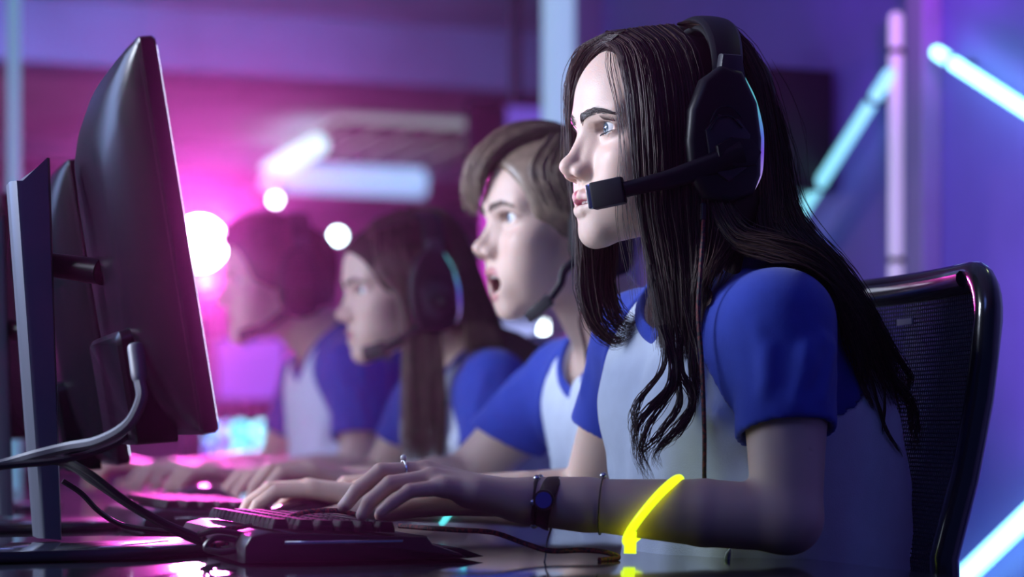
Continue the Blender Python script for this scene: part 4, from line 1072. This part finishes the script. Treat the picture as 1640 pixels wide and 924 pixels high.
bm = bmesh.new(); bmesh.ops.create_uvsphere(bm, u_segments=12, v_segments=8, radius=.0030, matrix=Matrix.Translation(rc + np.array((0, 0, .0125)))); mesh_obj('pearl', bm, M['pearl'], t)
# cyan glow bracelet on the other forearm
t = worn('glow_bracelet', 'cyan glow stick bracelet on the far forearm under the typing hand', 'bracelet')
fr_ = lambda k: np.array(hr['E']) * (1 - k) + np.array(hr['W']) * k
k_ = min(np.linspace(0, 1, 200), key=lambda q: abs(to_px(fr_(q))[0] - 728)); cc = fr_(k_); bm = bmesh.new()
bm_tube(bm, loop(cc, unit(np.array((.9, -.2, .5))), (0, 0, 1), .0292, .0285), .0036, 10, True); mesh_obj('glow_tube', bm, M['glow_cyan'], t)
# ------------------------------------------------------------------ the other three players
def body_of(root, yo, H, T, sex, armL, armR, handsd, tone, lip, h, mouth=0.0, neck=(45, 50), brow=(.05, .03, .025), iris=(.1, .14, .2), gaze=4, th=1.0, hsc=1.0):
    B = Field(); torso(B, T, .010); head_field(B, H, sex, mouth)
    dx, dz, sc = T
    ob = H.to(V(dx - .05, 0, 1.005 + dz)[None])[0]
    B.add(s_cone((-14, 0, -52), tuple(float(x) for x in ob), *neck), 24, 'u', H)
    B.add(s_cone((dx - .08, .03, .985 + dz), (dx - .06, .12 * sc, .95 + dz), .044, .024), .04, 'u', None, True)
    hp = []
    for a, sd in ((armL, 1), (armR, -1)):
        make_arm(B, *a, hsc, th)
        d = unit(np.array(a[2]) - np.array(a[1])); fd, cu = handsd[0 if sd > 0 else 1]
        hp += make_hand(B, a[2], fd, (-.15, 0, 1), (0, -sd, 0), hsc, cu)
    eyes(root, H, iris, gaze); B.finish = lambda full: skin_mesh(root, B, h, full, .92 + dz, H, tone, lip, hp, mouth, brow); return B
# --- second: fair-haired, shouting
YB = -.533; pb = A0(YB)
boy = person(YB, 'second player, swept sandy hair, mouth wide open in a shout, raglan T-shirt')
HB = Frame((-.113, 0, 1.128), None, HS * 1.03); TB = (-.142, -.030, 1.07)
aL = ((-.195, .175, .932), (-.15, .235, .79), (.07, .15, .787)); aR = ((-.182, -.175, .932), (-.062, -.245, .797), (.10, -.16, .787))
BB = body_of(boy, YB, HB, TB, 'm', aL, aR, [((.95, -.1, .12), (12, 40, 25)), ((.95, .12, .22), (14, 46, 26))], (.60, .42, .35), (.46, .2, .2), .0029, 17, (50, 56), (.10, .065, .05), (.12, .2, .3), 6, .97, 1.06)
brows(boy, BB, HB, M['brow_fair'], 130, 1.2); teeth(boy, HB, 0)
bs_full, bs_sl = shirt(boy, TB, [(aL[0], aL[1], .60, (.1, .3, -1), (1.05,) * 3), (aR[0], aR[1], .60, (.42, -.3, -1), (1.05,) * 3)], ((-.212, 0, .922), (-.177, 0, .972), .074), 5, .0055)
BB.finish(bs_full); trousers(boy, TB)
cap, cF = hair_cap('hair_underlayer', boy, HB, M['hair_fair'], 7, .0035, ((112, 0, -20), (60, 90, 88)), None, -48)
hb = lambda *L: [HB.fr(p) for p in np.array(L, float)]
HPb = [sheet([hb((-20, 40, 98), (30, 36, 108), (75, 28, 96), (104, 20, 72), (111, 8, 46), (106, -6, 26)), hb((-20, 10, 106), (30, 6, 117), (78, 0, 108), (110, -8, 80), (118, -20, 48), (110, -32, 20)), hb((-20, -30, 102), (30, -34, 110), (70, -42, 96), (100, -48, 66), (104, -54, 36), (94, -58, 12))], 1500, .007, 18, .00055, wave=.002, trim=.12),
       sheet([hb((20, 20, 112), (50, 52, 88), (70, 58, 60), (66, 66, 30), (52, 72, 4)), hb((-10, 30, 110), (10, 66, 80), (20, 78, 50), (16, 80, 20), (4, 79, -10)), hb((-50, 30, 98), (-50, 66, 72), (-52, 74, 40), (-52, 72, 5), (-48, 66, -30))], 1300, .006, 16, .00055, trim=.15),
       sheet([hb((-40, 40, 96), (-84, 38, 62), (-94, 34, 20), (-88, 30, -20), (-76, 28, -52)), hb((-40, -10, 104), (-88, -8, 66), (-98, -6, 20), (-92, -6, -20), (-78, -4, -52)), hb((-40, -40, 92), (-80, -42, 62), (-88, -44, 20), (-82, -40, -20), (-72, -36, -50))], 700, .006, 14, .00055, trim=.15),
       sheet([hb((20, -20, 112), (50, -52, 88), (60, -62, 55), (40, -72, 20)), hb((-40, -30, 100), (-45, -66, 72), (-50, -76, 40), (-50, -72, 0))], 500, .006, 14, .00055, trim=.15)]
hair_mesh('hair', HPb, M['hair_fair'], boy)
headset(YB, HB, 'black headset worn by the shouting player, boom along the jaw', [Vector(p) for p in (pb(912, 425, .098), pb(898, 455, .094), pb(882, 478, .088), pb(848, 508, .070))], .6, 88, False,
        [Vector(HB.fr((-14, 98, -78))), Vector(pb(930, 500, .10)), Vector(pb(938, 560, .08)), Vector(pb(942, 620, .05)), Vector(pb(946, 680, .05)), Vector(pb(950, 760, .05))])
# --- third: long straight hair
YG = -1.2; pg = A0(YG)
girl = person(YG, 'third player, long straight brown hair hanging over the chest, blue sleeve')
HG = Frame((-.106, 0, 1.090), rot('Y', 5), HS); TG = (-.145, -.03, .98)
aL = ((-.20, .155, .94), (-.17, .205, .785), (.05, .12, .783)); aR = ((-.195, -.155, .94), (-.13, -.225, .785), (.09, -.17, .783))
BG = body_of(girl, YG, HG, TG, 'f', aL, aR, [((.95, -.1, .15), (14, 42, 26)), ((.95, .1, .15), (14, 42, 26))], (.62, .44, .37), (.45, .15, .17), .0032, .3, brow=(.06, .04, .03))
brows(girl, BG, HG, M['brow'], 70, 1.8)
gs_full, gs_sl = shirt(girl, TG, [(aL[0], aL[1], .66, (.1, .3, -1), (1.05,) * 3), (aR[0], aR[1], .62, (.3, -.3, -1), (1,) * 3)], ((-.22, 0, .94), (-.19, 0, .99), .068), 9, .007)
BG.finish(gs_full); trousers(girl, TG)
cap, cF = hair_cap('hair_underlayer', girl, HG, M['hair_cap'], 5, .0045, ((112, 0, -20), (64, 92, 84)), None, -78)
gg = lambda *p: [pg(*k) for k in p]
HPg = [sheet([gg((600, 352, 0), (588, 380, .03), (600, 430, .058), (632, 470, .078), (646, 540, .085), (646, 640, .10), (642, 740, .11)), gg((630, 340, 0), (622, 385, .05), (636, 440, .078), (660, 490, .084), (672, 560, .09), (676, 650, .105), (674, 745, .11)), gg((660, 334, 0), (668, 385, .055), (680, 440, .082), (696, 500, .086), (706, 560, .10), (712, 650, .115), (708, 745, .115))], 1300, .008, 20, .0007, wave=.001, trim=.06),
       sheet([gg((660, 334, 0), (700, 345, .03), (728, 400, .07), (740, 470, .085), (745, 520, .11), (752, 570, .14), (766, 610, .15)), gg((660, 333, 0), (715, 348, .02), (748, 410, .04), (770, 480, .06), (786, 530, .10), (806, 580, .12), (826, 620, .12)), gg((655, 333, -.02), (715, 350, -.02), (755, 420, -.01), (782, 490, 0), (802, 540, .03), (826, 590, .05), (848, 630, .06))], 1300, .008, 18, .0007, wave=.001, trim=.1),
       sheet([gg((640, 336, -.02), (590, 372, -.04), (575, 430, -.07), (582, 500, -.075), (596, 540, -.078), (606, 560, -.07)), gg((650, 336, -.03), (620, 390, -.07), (610, 460, -.08), (612, 510, -.08), (620, 550, -.08), (628, 580, -.07))], 500, .008, 18, .0007, trim=.1)]
hair_mesh('hair', HPg, M['hair_long'], girl, [gs_full] + gs_sl, .004)
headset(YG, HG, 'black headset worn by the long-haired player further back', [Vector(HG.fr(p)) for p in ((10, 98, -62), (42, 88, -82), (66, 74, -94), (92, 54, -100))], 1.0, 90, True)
# --- fourth: short dark hair
YM = -1.85
man = person(YM, 'farthest player, short dark hair, white T-shirt with blue sleeve, beside the pink lamp')
HM = Frame((-.055, 0, 1.150), rot('Y', 3), HS * 1.03); TM = (-.105, .02, 1.06)
aL = ((-.16, .172, .975), (-.15, .225, .79), (.08, .14, .783)); aR = ((-.155, -.172, .975), (-.10, -.245, .79), (.12, -.17, .783))
BM = body_of(man, YM, HM, TM, 'm', aL, aR, [((.95, -.1, .15), (14, 42, 26)), ((.95, .1, .15), (14, 42, 26))], (.58, .40, .33), (.45, .2, .2), .0038, .3, (52, 57), (.05, .03, .025), th=.98, hsc=1.05)
ms_full, ms_sl = shirt(man, TM, [(aL[0], aL[1], .68, (.1, .3, -1), (1.06,) * 3), (aR[0], aR[1], .62, (.3, -.3, -1), (1,) * 3)], ((-.18, 0, .975), (-.145, 0, 1.025), .074), 12, .007)
BM.finish(ms_full); trousers(man, TM)
cap, cF = hair_cap('hair_underlayer', man, HM, M['hair_dark'], 9, .0045, ((112, 0, -20), (60, 90, 88)), None, -42)
hm = lambda *L: [HM.fr(p) for p in np.array(L, float)]
hair_mesh('hair', [sheet([hb_ for hb_ in (hm((-30, 50, 96), (30, 46, 104), (72, 36, 90), (96, 24, 66)), hm((-30, 0, 108), (30, 0, 117), (80, 0, 100), (104, 0, 68)), hm((-30, -50, 96), (30, -46, 104), (70, -40, 88), (92, -34, 60)))], 600, .008, 12, .0008),
                   sheet([hm((50, 40, 96), (62, 62, 60), (48, 78, 10)), hm((0, 40, 104), (0, 78, 60), (-6, 84, -10)), hm((-60, 36, 92), (-72, 62, 50), (-66, 66, -30))], 500, .006, 12, .0008),
                   sheet([hm((-40, 40, 98), (-94, 40, 50), (-84, 40, -40)), hm((-40, -40, 98), (-94, -40, 50), (-84, -40, -40))], 300, .006, 12, .0008)], M['hair_dark'], man)
headset(YM, HM, 'black headset worn by the short-haired player in the pink glow', [Vector(HM.fr(p)) for p in ((14, 98, -62), (46, 88, -86), (70, 74, -98), (92, 58, -104))], 1.0, 90, False)
# ------------------------------------------------------------------ screens, keyboards, mice, chairs, cables
def rrect(w, h, r, n=6):
    out = []
    for cx, cy, a0 in ((w / 2 - r, h / 2 - r, 0), (-w / 2 + r, h / 2 - r, 90), (-w / 2 + r, -h / 2 + r, 180), (w / 2 - r, -h / 2 + r, 270)):
        for k in range(n + 1):
            a = math.radians(a0 + 90 * k / n); out.append((cx + r * math.cos(a), cy + r * math.sin(a)))
    return out
def loft(bm, outs, fn, cap0=True, cap1=True):
    rings = [[bm.verts.new(fn(x, y, d)) for x, y in o] for o, d in outs]
    n = len(rings[0])
    for a, b in zip(rings[:-1], rings[1:]):
        for j in range(n): bm.faces.new((a[j], a[(j + 1) % n], b[(j + 1) % n], b[j]))
    if cap0: bm.faces.new(rings[0][::-1])
    if cap1: bm.faces.new(rings[-1])
    bmesh.ops.recalc_face_normals(bm, faces=bm.faces)
MY = -.13; MX = .60
def monitor(dz=0.0):
    t = thing('gaming_monitor', 'near monitor seen from behind, tall dark slab leaning back at the left', 'monitor', row(MX, MY, DZ), hall, 'monitors on the players\' desk')
    L = lambda p: Vector((p[0] - MX, p[1] - MY, p[2] - DZ))
    a, b = at(236, 55, .1), at(340, 694, .1); a, b = L(a), L(b)
    tilt = math.atan2(a.x - b.x, a.z - b.z); H_ = math.hypot(a.x - b.x, a.z - b.z); W_ = .46; cx, cz = (a.x + b.x) / 2, (a.z + b.z) / 2 + dz
    def fn(y, z, d):      # d = depth behind the glass, gentle curve across the width
        cv = -.010 * (2 * y / W_) ** 2 + .004
        x = d + cv - (W_ / 2 - y) * .058
        return Vector((cx + x * math.cos(tilt) + z * math.sin(tilt), y, cz + z * math.cos(tilt) - x * math.sin(tilt)))
    def grid_outline(w, h, r): return rrect(w, h, r, 5)
    def dense(o, k=4):
        out = []
        for i in range(len(o)):
            p, q = o[i], o[(i + 1) % len(o)]; m = k if math.dist(p, q) > .05 else 1
            out += [(p[0] + (q[0] - p[0]) * j / (m * 2 if m > 1 else 1), p[1] + (q[1] - p[1]) * j / (m * 2 if m > 1 else 1)) for j in range(m * 2 if m > 1 else 1)]
        return out
    D = lambda w, h, r: dense(grid_outline(w, h, r))
    bm = bmesh.new(); loft(bm, [(D(W_ - .004, H_ - .004, .006), -.001), (D(W_, H_, .007), .002), (D(W_, H_, .007), .013), (D(W_ - .006, H_ - .006, .006), .0155)], fn); mesh_obj('bezel', bm, M['monitor_black'], t)
    bm = bmesh.new(); loft(bm, [(D(W_ - .012, H_ - .014, .004), -.0022), (D(W_ - .012, H_ - .014, .004), -.0008)], fn); mesh_obj('screen', bm, M['screen'], t)
    bm = bmesh.new(); loft(bm, [(D(W_ - .006, H_ - .006, .006), .0150), (D(W_ - .02, H_ - .02, .02), .023), (D(W_ - .09, H_ - .07, .04), .036), (D(W_ - .17, H_ - .13, .04), .046), (D(W_ - .22, H_ - .18, .04), .048)], fn, False); back = mesh_obj('back_cover', bm, M['monitor_black'], t)
    # port block low on the back, open underneath
    bm = bmesh.new(); loft(bm, [([(x, y - H_ / 2 + .052) for x, y in D(.30, .115, .012)], .02), ([(x, y - H_ / 2 + .050) for x, y in D(.29, .105, .012)], .056), ([(x, y - H_ / 2 + .05) for x, y in D(.28, .095, .01)], .060)], fn); mesh_obj('port_block', bm, M['monitor_black'], back)
    # stand: tapering column, collar and flat foot
    pTL, pTR, pBL, pBR = [L(at(*p, -.155)) for p in ((17, 289), (80, 253), (61, 862), (98, 864))]
    bm = bmesh.new(); zt = [pTL, pTR, pBR, pBL]; n = 10
    ringsL = []
    for k in range(n + 1):
        u = k / n; l = pBL.lerp(pTL, u); r_ = pBR.lerp(pTR, u); c = (l + r_) / 2; hx = (l.x - r_.x) / 2; hy = .034 - .006 * u
        zz = c.z if 0 < k < n else None
        ringsL.append([Vector((c.x + ex * hx, -.05 + ey * hy, (l.z if ex > 0 else r_.z))) for ex, ey in ((1, -.62), (1, .62), (.7, .93), (.4, 1), (-.85, 1), (-1, .85), (-1, -.85), (-.85, -1), (.4, -1), (.7, -.93))])
    vr = [[bm.verts.new(p) for p in r_] for r_ in ringsL]
    for p, q in zip(vr[:-1], vr[1:]):
        for j in range(10): bm.faces.new((p[j], p[(j + 1) % 10], q[(j + 1) % 10], q[j]))
    bm.faces.new(vr[0][::-1]); bm.faces.new(vr[-1]); bmesh.ops.recalc_face_normals(bm, faces=bm.faces)
    mesh_obj('stand_column', bm, M['stand'], t)
    bm = bmesh.new(); p = fn(0, -.01, .045); q = Vector(((pTR.x + pBR.x) / 2 + .004, 0, p.z + .01)); q.y = -.05; bm_cyl(bm, p, q, .013, .012, 20); mesh_obj('tilt_arm', bm, M['monitor_black'], t)
    bm = bmesh.new(); tip = L(at(338, 876, MY)); x1, x0 = .24, tip.x
    bm_prism(bm, [(x0, -.05), (x0, .05), (x0 + .09, .115), (x1 - .04, .125), (x1, .08), (x1, -.08), (x1 - .04, -.125), (x0 + .09, -.115)], .0008, .0125, .004); mesh_obj('stand_foot', bm, M['foot'], t)
    return t
M['foot'] = mat('glossy_foot', (.03, .03, .04), .16, coat=.8)
seats = [0, YB, YG, YM]
m1 = monitor()
for yo, dz, lab in ((YB - .02, -.035, 'second monitor from the front, mostly behind the near one'), (YG, 0, 'third monitor along the desk, hidden behind the nearer two'), (YM, 0, 'last monitor along the desk in front of the farthest player')):
    c = copy_tree(m1); c.location = row(MX - (.012 if dz else 0), MY + yo, DZ); c['label'] = lab
    if dz:
        for ch in c.children:
            if ch.name.split('.')[0] in ('bezel', 'screen', 'back_cover', 'tilt_arm'): ch.location = (0, 0, dz)
# keyboards
KX = .34
key_mesh = {}
def keyboard(yo, label):
    t = thing('gaming_keyboard', label, 'keyboard', row(KX, -.085 + yo, DZ), hall, 'keyboards on the players\' desk')
    yl, yr = .182, -.125
    bm = bmesh.new(); prof = [(-.108, .004), (-.100, .0085), (-.075, .017), (-.070, .024), (.078, .0305), (.094, .027), (.100, .018), (.100, .003), (-.104, .003)]
    bm_prism(bm, prof, yr, yl, .003, lambda x, y, z: Vector((x, z, y))); mesh_obj('body', bm, M['kb'], t)
    bm = bmesh.new(); bm_prism(bm, [(-.112, .0025), (-.128, .004), (-.106, .012), (-.09, .013), (-.09, .0025)], yr + .01, yl - .01, .0015, lambda x, y, z: Vector((x, z, y))); mesh_obj('wrist_rest', bm, M['soft_black'], t)
    bm = bmesh.new(); bm_box(bm, (-.062 + .071, yl + .0008, .0285 - .008), (.11, .0016, .003), .0006, 1); mesh_obj('side_trim', bm, M['chrome'], t)
    def cap(w):
        if w not in key_mesh:
            bm = bmesh.new(); a, h = .0082, .0095
            loft(bm, [(rrect(.0164, w - .0016, .002, 2), 0), (rrect(.0156, w - .0024, .0025, 2), .004), (rrect(.0122, w - .006, .003, 2), h)], lambda x, y, d: Vector((x - d * .05, y, d)))
            me = bpy.data.meshes.new('keycap'); bm.to_mesh(me); bm.free(); me.materials.append(M['key']); key_mesh[w] = me
        return key_mesh[w]
    rows_ = [(.066, [.019] * 18), (.043, [.019] * 13 + [.038] + [.019] * 3), (.024, [.0285] + [.019] * 12 + [.0285] + [.019] * 3), (.005, [.033] + [.019] * 11 + [.0425] + [.019] * 3), (-.014, [.043] + [.019] * 10 + [.0515] + [.019] * 3), (-.033, [.024, .024, .024, .116, .024, .024, .024, .024] + [.019] * 3)]
    for x, ws in rows_:
        y = yl - .006
        for w in ws:
            if y - w < yr: break
            o = bpy.data.objects.new('keycap', cap(w)); SC.collection.objects.link(o); o.parent = t
            o.location = (x, y - w / 2, .0262 + (x + .07) * .044); o.rotation_euler = (0, -math.radians(2.5), 0); y -= w
    return t
M['key'] = mat('black_keycap', (.01, .01, .013), .6, spec=.15)
M['kb'] = mat('keyboard_shell', (.012, .012, .016), .3)
keyboard(0, 'black mechanical keyboard under the nearest player\'s typing hand')
keyboard(YB, 'keyboard of the shouting player, behind the nearest hands')
# mice
def mouse(x, y, label, rz=0):
    t = thing('computer_mouse', label, 'mouse', row(x, y, DZ + .001), hall + rz, 'mice on the players\' desk')
    F = Field(); F.add(s_ell((0, 0, .008), (.060, .031, .030))); F.add(s_ell((-.02, 0, .012), (.035, .028, .028)), .02); F.add(s_plane((0, 0, .0006), (0, 0, -1)), .003, 'i'); F.add(s_box((.045, 0, .035), (.022, .0007, .02), .0003), .001, 's')
    v, q = F.mesh(.002); v = relax(v, q, 2); np_mesh('shell', v, q, M['black_gloss'], parent=t)
    bm = bmesh.new(); bm_cyl(bm, (.036, -.004, .027), (.036, .004, .027), .009, .009, 20); mesh_obj('scroll_wheel', bm, M['charcoal'], t)
    bm = bmesh.new(); bm_tube(bm, [(-.045, .026, .014), (-.01, .0335, .016), (.035, .026, .012)], .0014, 6); bm_tube(bm, [(-.045, -.026, .014), (-.01, -.0335, .016), (.035, -.026, .012)], .0014, 6); mesh_obj('side_trim', bm, M['chrome'], t)
    return t
mouse(.285, -.335, 'glossy black mouse under the nearest player\'s far hand', -.15)
mouse(.28, YB - .43, 'glossy black mouse on the far side of the shouting player\'s keyboard')
p = wp(321, 826, 2.65)
t = thing('phone', 'pale blue phone lying on the desk left of the nearest mouse', 'phone', (p.x, p.y, DZ), hall - .10)
bm = bmesh.new(); bm_prism(bm, rrect(.069, .105, .010), .0006, .0125, .002); mesh_obj('case', bm, mat('pale_blue_case', (.35, .55, .9), .6, spec=.2), t)
bm = bmesh.new(); bm_prism(bm, rrect(.022, .03, .006), .0125, .0142, .0005, lambda x, y, z: Vector((x + .018, y + .03, z))); mesh_obj('camera_bump', bm, M['charcoal'], t)
# chairs
def chair():
    t = thing('office_chair', 'black mesh-back office chair behind the nearest player, glossy frame', 'chair', row(-.10, 0), hall, 'mesh office chairs of the players')
    ox = -.10
    prof = [(at(1592, 436, .235)[0] - ox, at(1592, 436, .235)[2]), (at(1588, 520, .235)[0] - ox, at(1588, 520, .235)[2]), (at(1574, 640, .235)[0] - ox, at(1574, 640, .235)[2]), (at(1552, 760, .235)[0] - ox, at(1552, 760, .235)[2]), (at(1516, 900, .235)[0] - ox, at(1516, 900, .235)[2]), (-.10, .62), (-.085, .54)]
    zs = np.array([p[1] for p in prof][::-1]); xs = np.array([p[0] for p in prof][::-1])
    def X(z, y): return float(np.interp(z, zs, xs)) - .035 * (1 - (y / .235) ** 2) 
    zt = float(zs[-1]); zb = .55; w = .225
    def pt(y, z): return Vector((X(z, y), y, z))
    loopp = []
    for y, z in rrect(2 * w, zt - zb, .045, 6): loopp.append((y, z + (zt + zb) / 2))
    dens = []
    for i in range(len(loopp)):
        a, b = loopp[i], loopp[(i + 1) % len(loopp)]; k = 10 if math.dist(a, b) > .1 else 1
        dens += [(a[0] + (b[0] - a[0]) * j / k, a[1] + (b[1] - a[1]) * j / k) for j in range(k)]
    bm = bmesh.new(); bm_tube(bm, [pt(*d) for d in dens], .0135, 12, True, flat=(1, 1.15)); mesh_obj('back_frame', bm, M['frame'], t)
    bm = bmesh.new(); bm_tube(bm, [pt(y, zt - .004) + Vector((.012, 0, .002)) for y in np.linspace(-w + .05, w - .05, 9)], .006, 8, flat=(1, 1.4)); mesh_obj('top_bead', bm, M['frame'], t)
    S, R = [], []
    n = 16
    for z in np.arange(zb + .012, zt - .010, .0042):
        yy = np.linspace(-w + .004, w - .004, n); S.append([pt(y, z) for y in yy])
    for y in np.arange(-w + .008, w - .006, .0046):
        zz = np.linspace(zb + .008, zt - .008, n); S.append([pt(y, z) for z in zz])
    S = np.array(S); v, q = tubes(S, np.full(S.shape[:2], .00115)); o = np_mesh('back_netting', v, q, M['net'], parent=t); o['kind'] = 'stuff'
    bm = bmesh.new(); bm_box(bm, tuple(pt(.03, zt - .035) + Vector((.004, 0, 0))), (.002, .03, .007), .0005, 1); mesh_obj('label_tab', bm, M['grey'], t)
    bm = bmesh.new(); bm_tube(bm, [(-.06, 0, .40), (-.17, 0, .42), (-.20, 0, .56), pt(0, .80) - Vector((.03, 0, 0))], [.03, .03, .026, .02], 12, flat=(1, .7)); mesh_obj('back_spine', bm, M['black'], t)
    bm = bmesh.new(); bm_prism(bm, rrect(.48, .48, .09, 8), .365, .43, .02, lambda x, y, z: Vector((x + .05, y, z)), 3); mesh_obj('seat', bm, M['soft_black'], t)
    bm = bmesh.new(); bm_cyl(bm, (.03, 0, .12), (.03, 0, .37), .028, .022, 20); mesh_obj('gas_column', bm, M['charcoal'], t)
    for k in range(5):
        a = k * 2 * math.pi / 5 + .3; e = Vector((.03 + .29 * math.cos(a), .29 * math.sin(a), .075))
        bm = bmesh.new(); bm_tube(bm, [(.03, 0, .115), (Vector((.03, 0, .11)) + e) / 2 + Vector((0, 0, .012)), e], [.028, .02, .014], 8); mesh_obj('base_arm', bm, M['black'], t)
        bm = bmesh.new(); s_ = Vector((-math.sin(a), math.cos(a), 0)); bm_cyl(bm, e - s_ * .022 - Vector((0, 0, .045)), e + s_ * .022 - Vector((0, 0, .045)), .029, .029, 18); mesh_obj('caster', bm, M['black'], t)
    return t
M['frame'] = mat('glossy_black_frame', (.012, .012, .018), .2, coat=.5)
M['net'] = mat('black_netting', (.012, .013, .025), .5)
c1 = chair()
for yo, dx, lab in ((YB, -.10, 'office chair of the shouting player, hidden behind the front row'), (YG, -.10, 'office chair of the long-haired player further back'), (YM, -.08, 'office chair of the farthest player by the pink lamp')):
    c = copy_tree(c1); c.location = row(-.10 + dx, yo); c['label'] = lab
# cables
def cable(name, label, pts, r, m, cat='cable', ns=8):
    pts = [Vector(p) for p in pts]; o0 = pts[0]
    t = thing(name, label, cat, row(o0.x, o0.y, o0.z), hall)
    bm = bmesh.new(); bm_tube(bm, [p - o0 for p in pts], r, ns, samples=14 * len(pts)); mesh_obj('cord', bm, m, t); return t, o0
pl = lambda *p: [at(*k) for k in p]
def onback(px, py, y): return at(px, py, y)
t, o0 = cable('display_cable', 'grey display cable plugged into the back of the near monitor', pl((224, 612, .048), (226, 640, .055), (205, 680, .05), (160, 706, .02), (110, 716, -.02), (60, 728, -.04), (10, 742, -.06), (-60, 760, -.06)), .0052, M['cable_grey'])
a, b = Vector(at(217, 552, .028)), Vector(at(224, 612, .048)); bm = bmesh.new()
bm_tube(bm, [a - o0, a.lerp(b, .1) - o0, a.lerp(b, .8) - o0, b - o0], [.006, .0078, .0072, .0052], 10, samples=16, flat=(1, .75)); mesh_obj('plug', bm, M['cable_grey'], t)
cable('black_cable', 'black cable running down beside the grey one behind the near monitor', pl((228, 650, -.02), (200, 700, -.02), (150, 724, -.02), (90, 738, -.02), (20, 745, -.03), (-50, 752, -.03)), .0034, M['cable_black'])
cable('black_cable', 'upper of two black cables sloping from the monitor stand to the keyboard', pl((40, 728, -.06), (95, 734, -.05), (140, 755, -.03), (200, 800, -.01), (262, 836, .0), (322, 862, .0), (352, 880, .0)), .0032, M['cable_black'])
cable('black_cable', 'lower of two black cables sloping from the monitor stand to the keyboard', pl((40, 740, -.09), (100, 742, -.08), (150, 772, -.06), (210, 812, -.04), (275, 848, -.02), (330, 873, -.01), (364, 884, -.01)), .0032, M['cable_black'])
cable('black_cable', 'thin black cable hanging under the near monitor towards the stand foot', pl((100, 770, -.12), (130, 790, -.12), (160, 820, -.12), (200, 842, -.14), (270, 852, -.16)), .0028, M['cable_black'])
cable('braided_cable', 'braided cable looping over the keyboard\'s far corner', pl((578, 826, -.02), (540, 818, -.02), (490, 820, -.02), (430, 838, .0), (370, 846, .02), (332, 850, .03), (326, 862, .03), (340, 872, .03), (372, 868, .03), (420, 866, .04)), .0026, M['braid'])
cable('braided_cable', 'dark red braided cable curving over the desk right of the keyboard', pl((640, 842, -.03), (690, 846, .03), (735, 849, .06), (790, 853, .08), (840, 870, .10), (880, 882, .12), (930, 881, .12), (968, 884, .13), (990, 893, .13), (960, 897, .14)), .0026, M['braid'])
cable('black_cable', 'tangle of black cable lying between stand foot and keyboard', pl((318, 856, .04), (350, 850, .05), (392, 858, .05), (400, 872, .06), (360, 884, .06), (330, 878, .05), (345, 862, .05), (380, 866, .05), (410, 880, .06), (430, 886, .06)), .003, M['cable_black'])
cable('charging_cable', 'thin pale cable standing below the watch wrist', pl((884, 842, .10), (876, 868, .11), (874, 890, .12), (872, 900, .13)), .0009, M['cable_grey'])

# ------------------------------------------------------------------ thin stage haze filling the hall
bm = bmesh.new(); bm_box(bm, (.2, -5.4, 1.27), (13.4, 18.0, 3.2))
o = mesh_obj('stage_haze', bm, [], None, False); o.location = row(0, 0); o.rotation_euler = (0, 0, hall); o['kind'] = 'stuff'
o['label'] = 'thin stage haze hanging in the air of the hall'; o['category'] = 'haze'
m = bpy.data.materials.new('haze'); m.use_nodes = True; nt = m.node_tree; nt.nodes.remove(nt.nodes['Principled BSDF'])
vs = nt.nodes.new('ShaderNodeVolumeScatter'); vs.inputs['Density'].default_value = .005; vs.inputs['Anisotropy'].default_value = .9; vs.inputs['Color'].default_value = (.9, .9, 1, 1)
nt.links.new(vs.outputs['Volume'], nt.nodes['Material Output'].inputs['Volume']); o.data.materials.append(m)
SC.cycles.volume_bounces = 0

# worn things get their origin where they sit
bpy.context.view_layer.update()
for o in list(SC.objects):
    if o.type == 'EMPTY' and o.get('category') in ('headset', 'bracelet', 'watch', 'ring'):
        cs = [v.co for c in o.children if c.type == 'MESH' for v in c.data.vertices]
        lo = Vector([min(c[i] for c in cs) for i in range(3)]); hi = Vector([max(c[i] for c in cs) for i in range(3)])
        c0 = (lo + hi) / 2; c0.z = lo.z
        for c in o.children: c.location = Vector(c.location) - c0
        o.location = Vector(o.location) + Matrix.Rotation(o.rotation_euler.z, 3, 'Z') @ c0
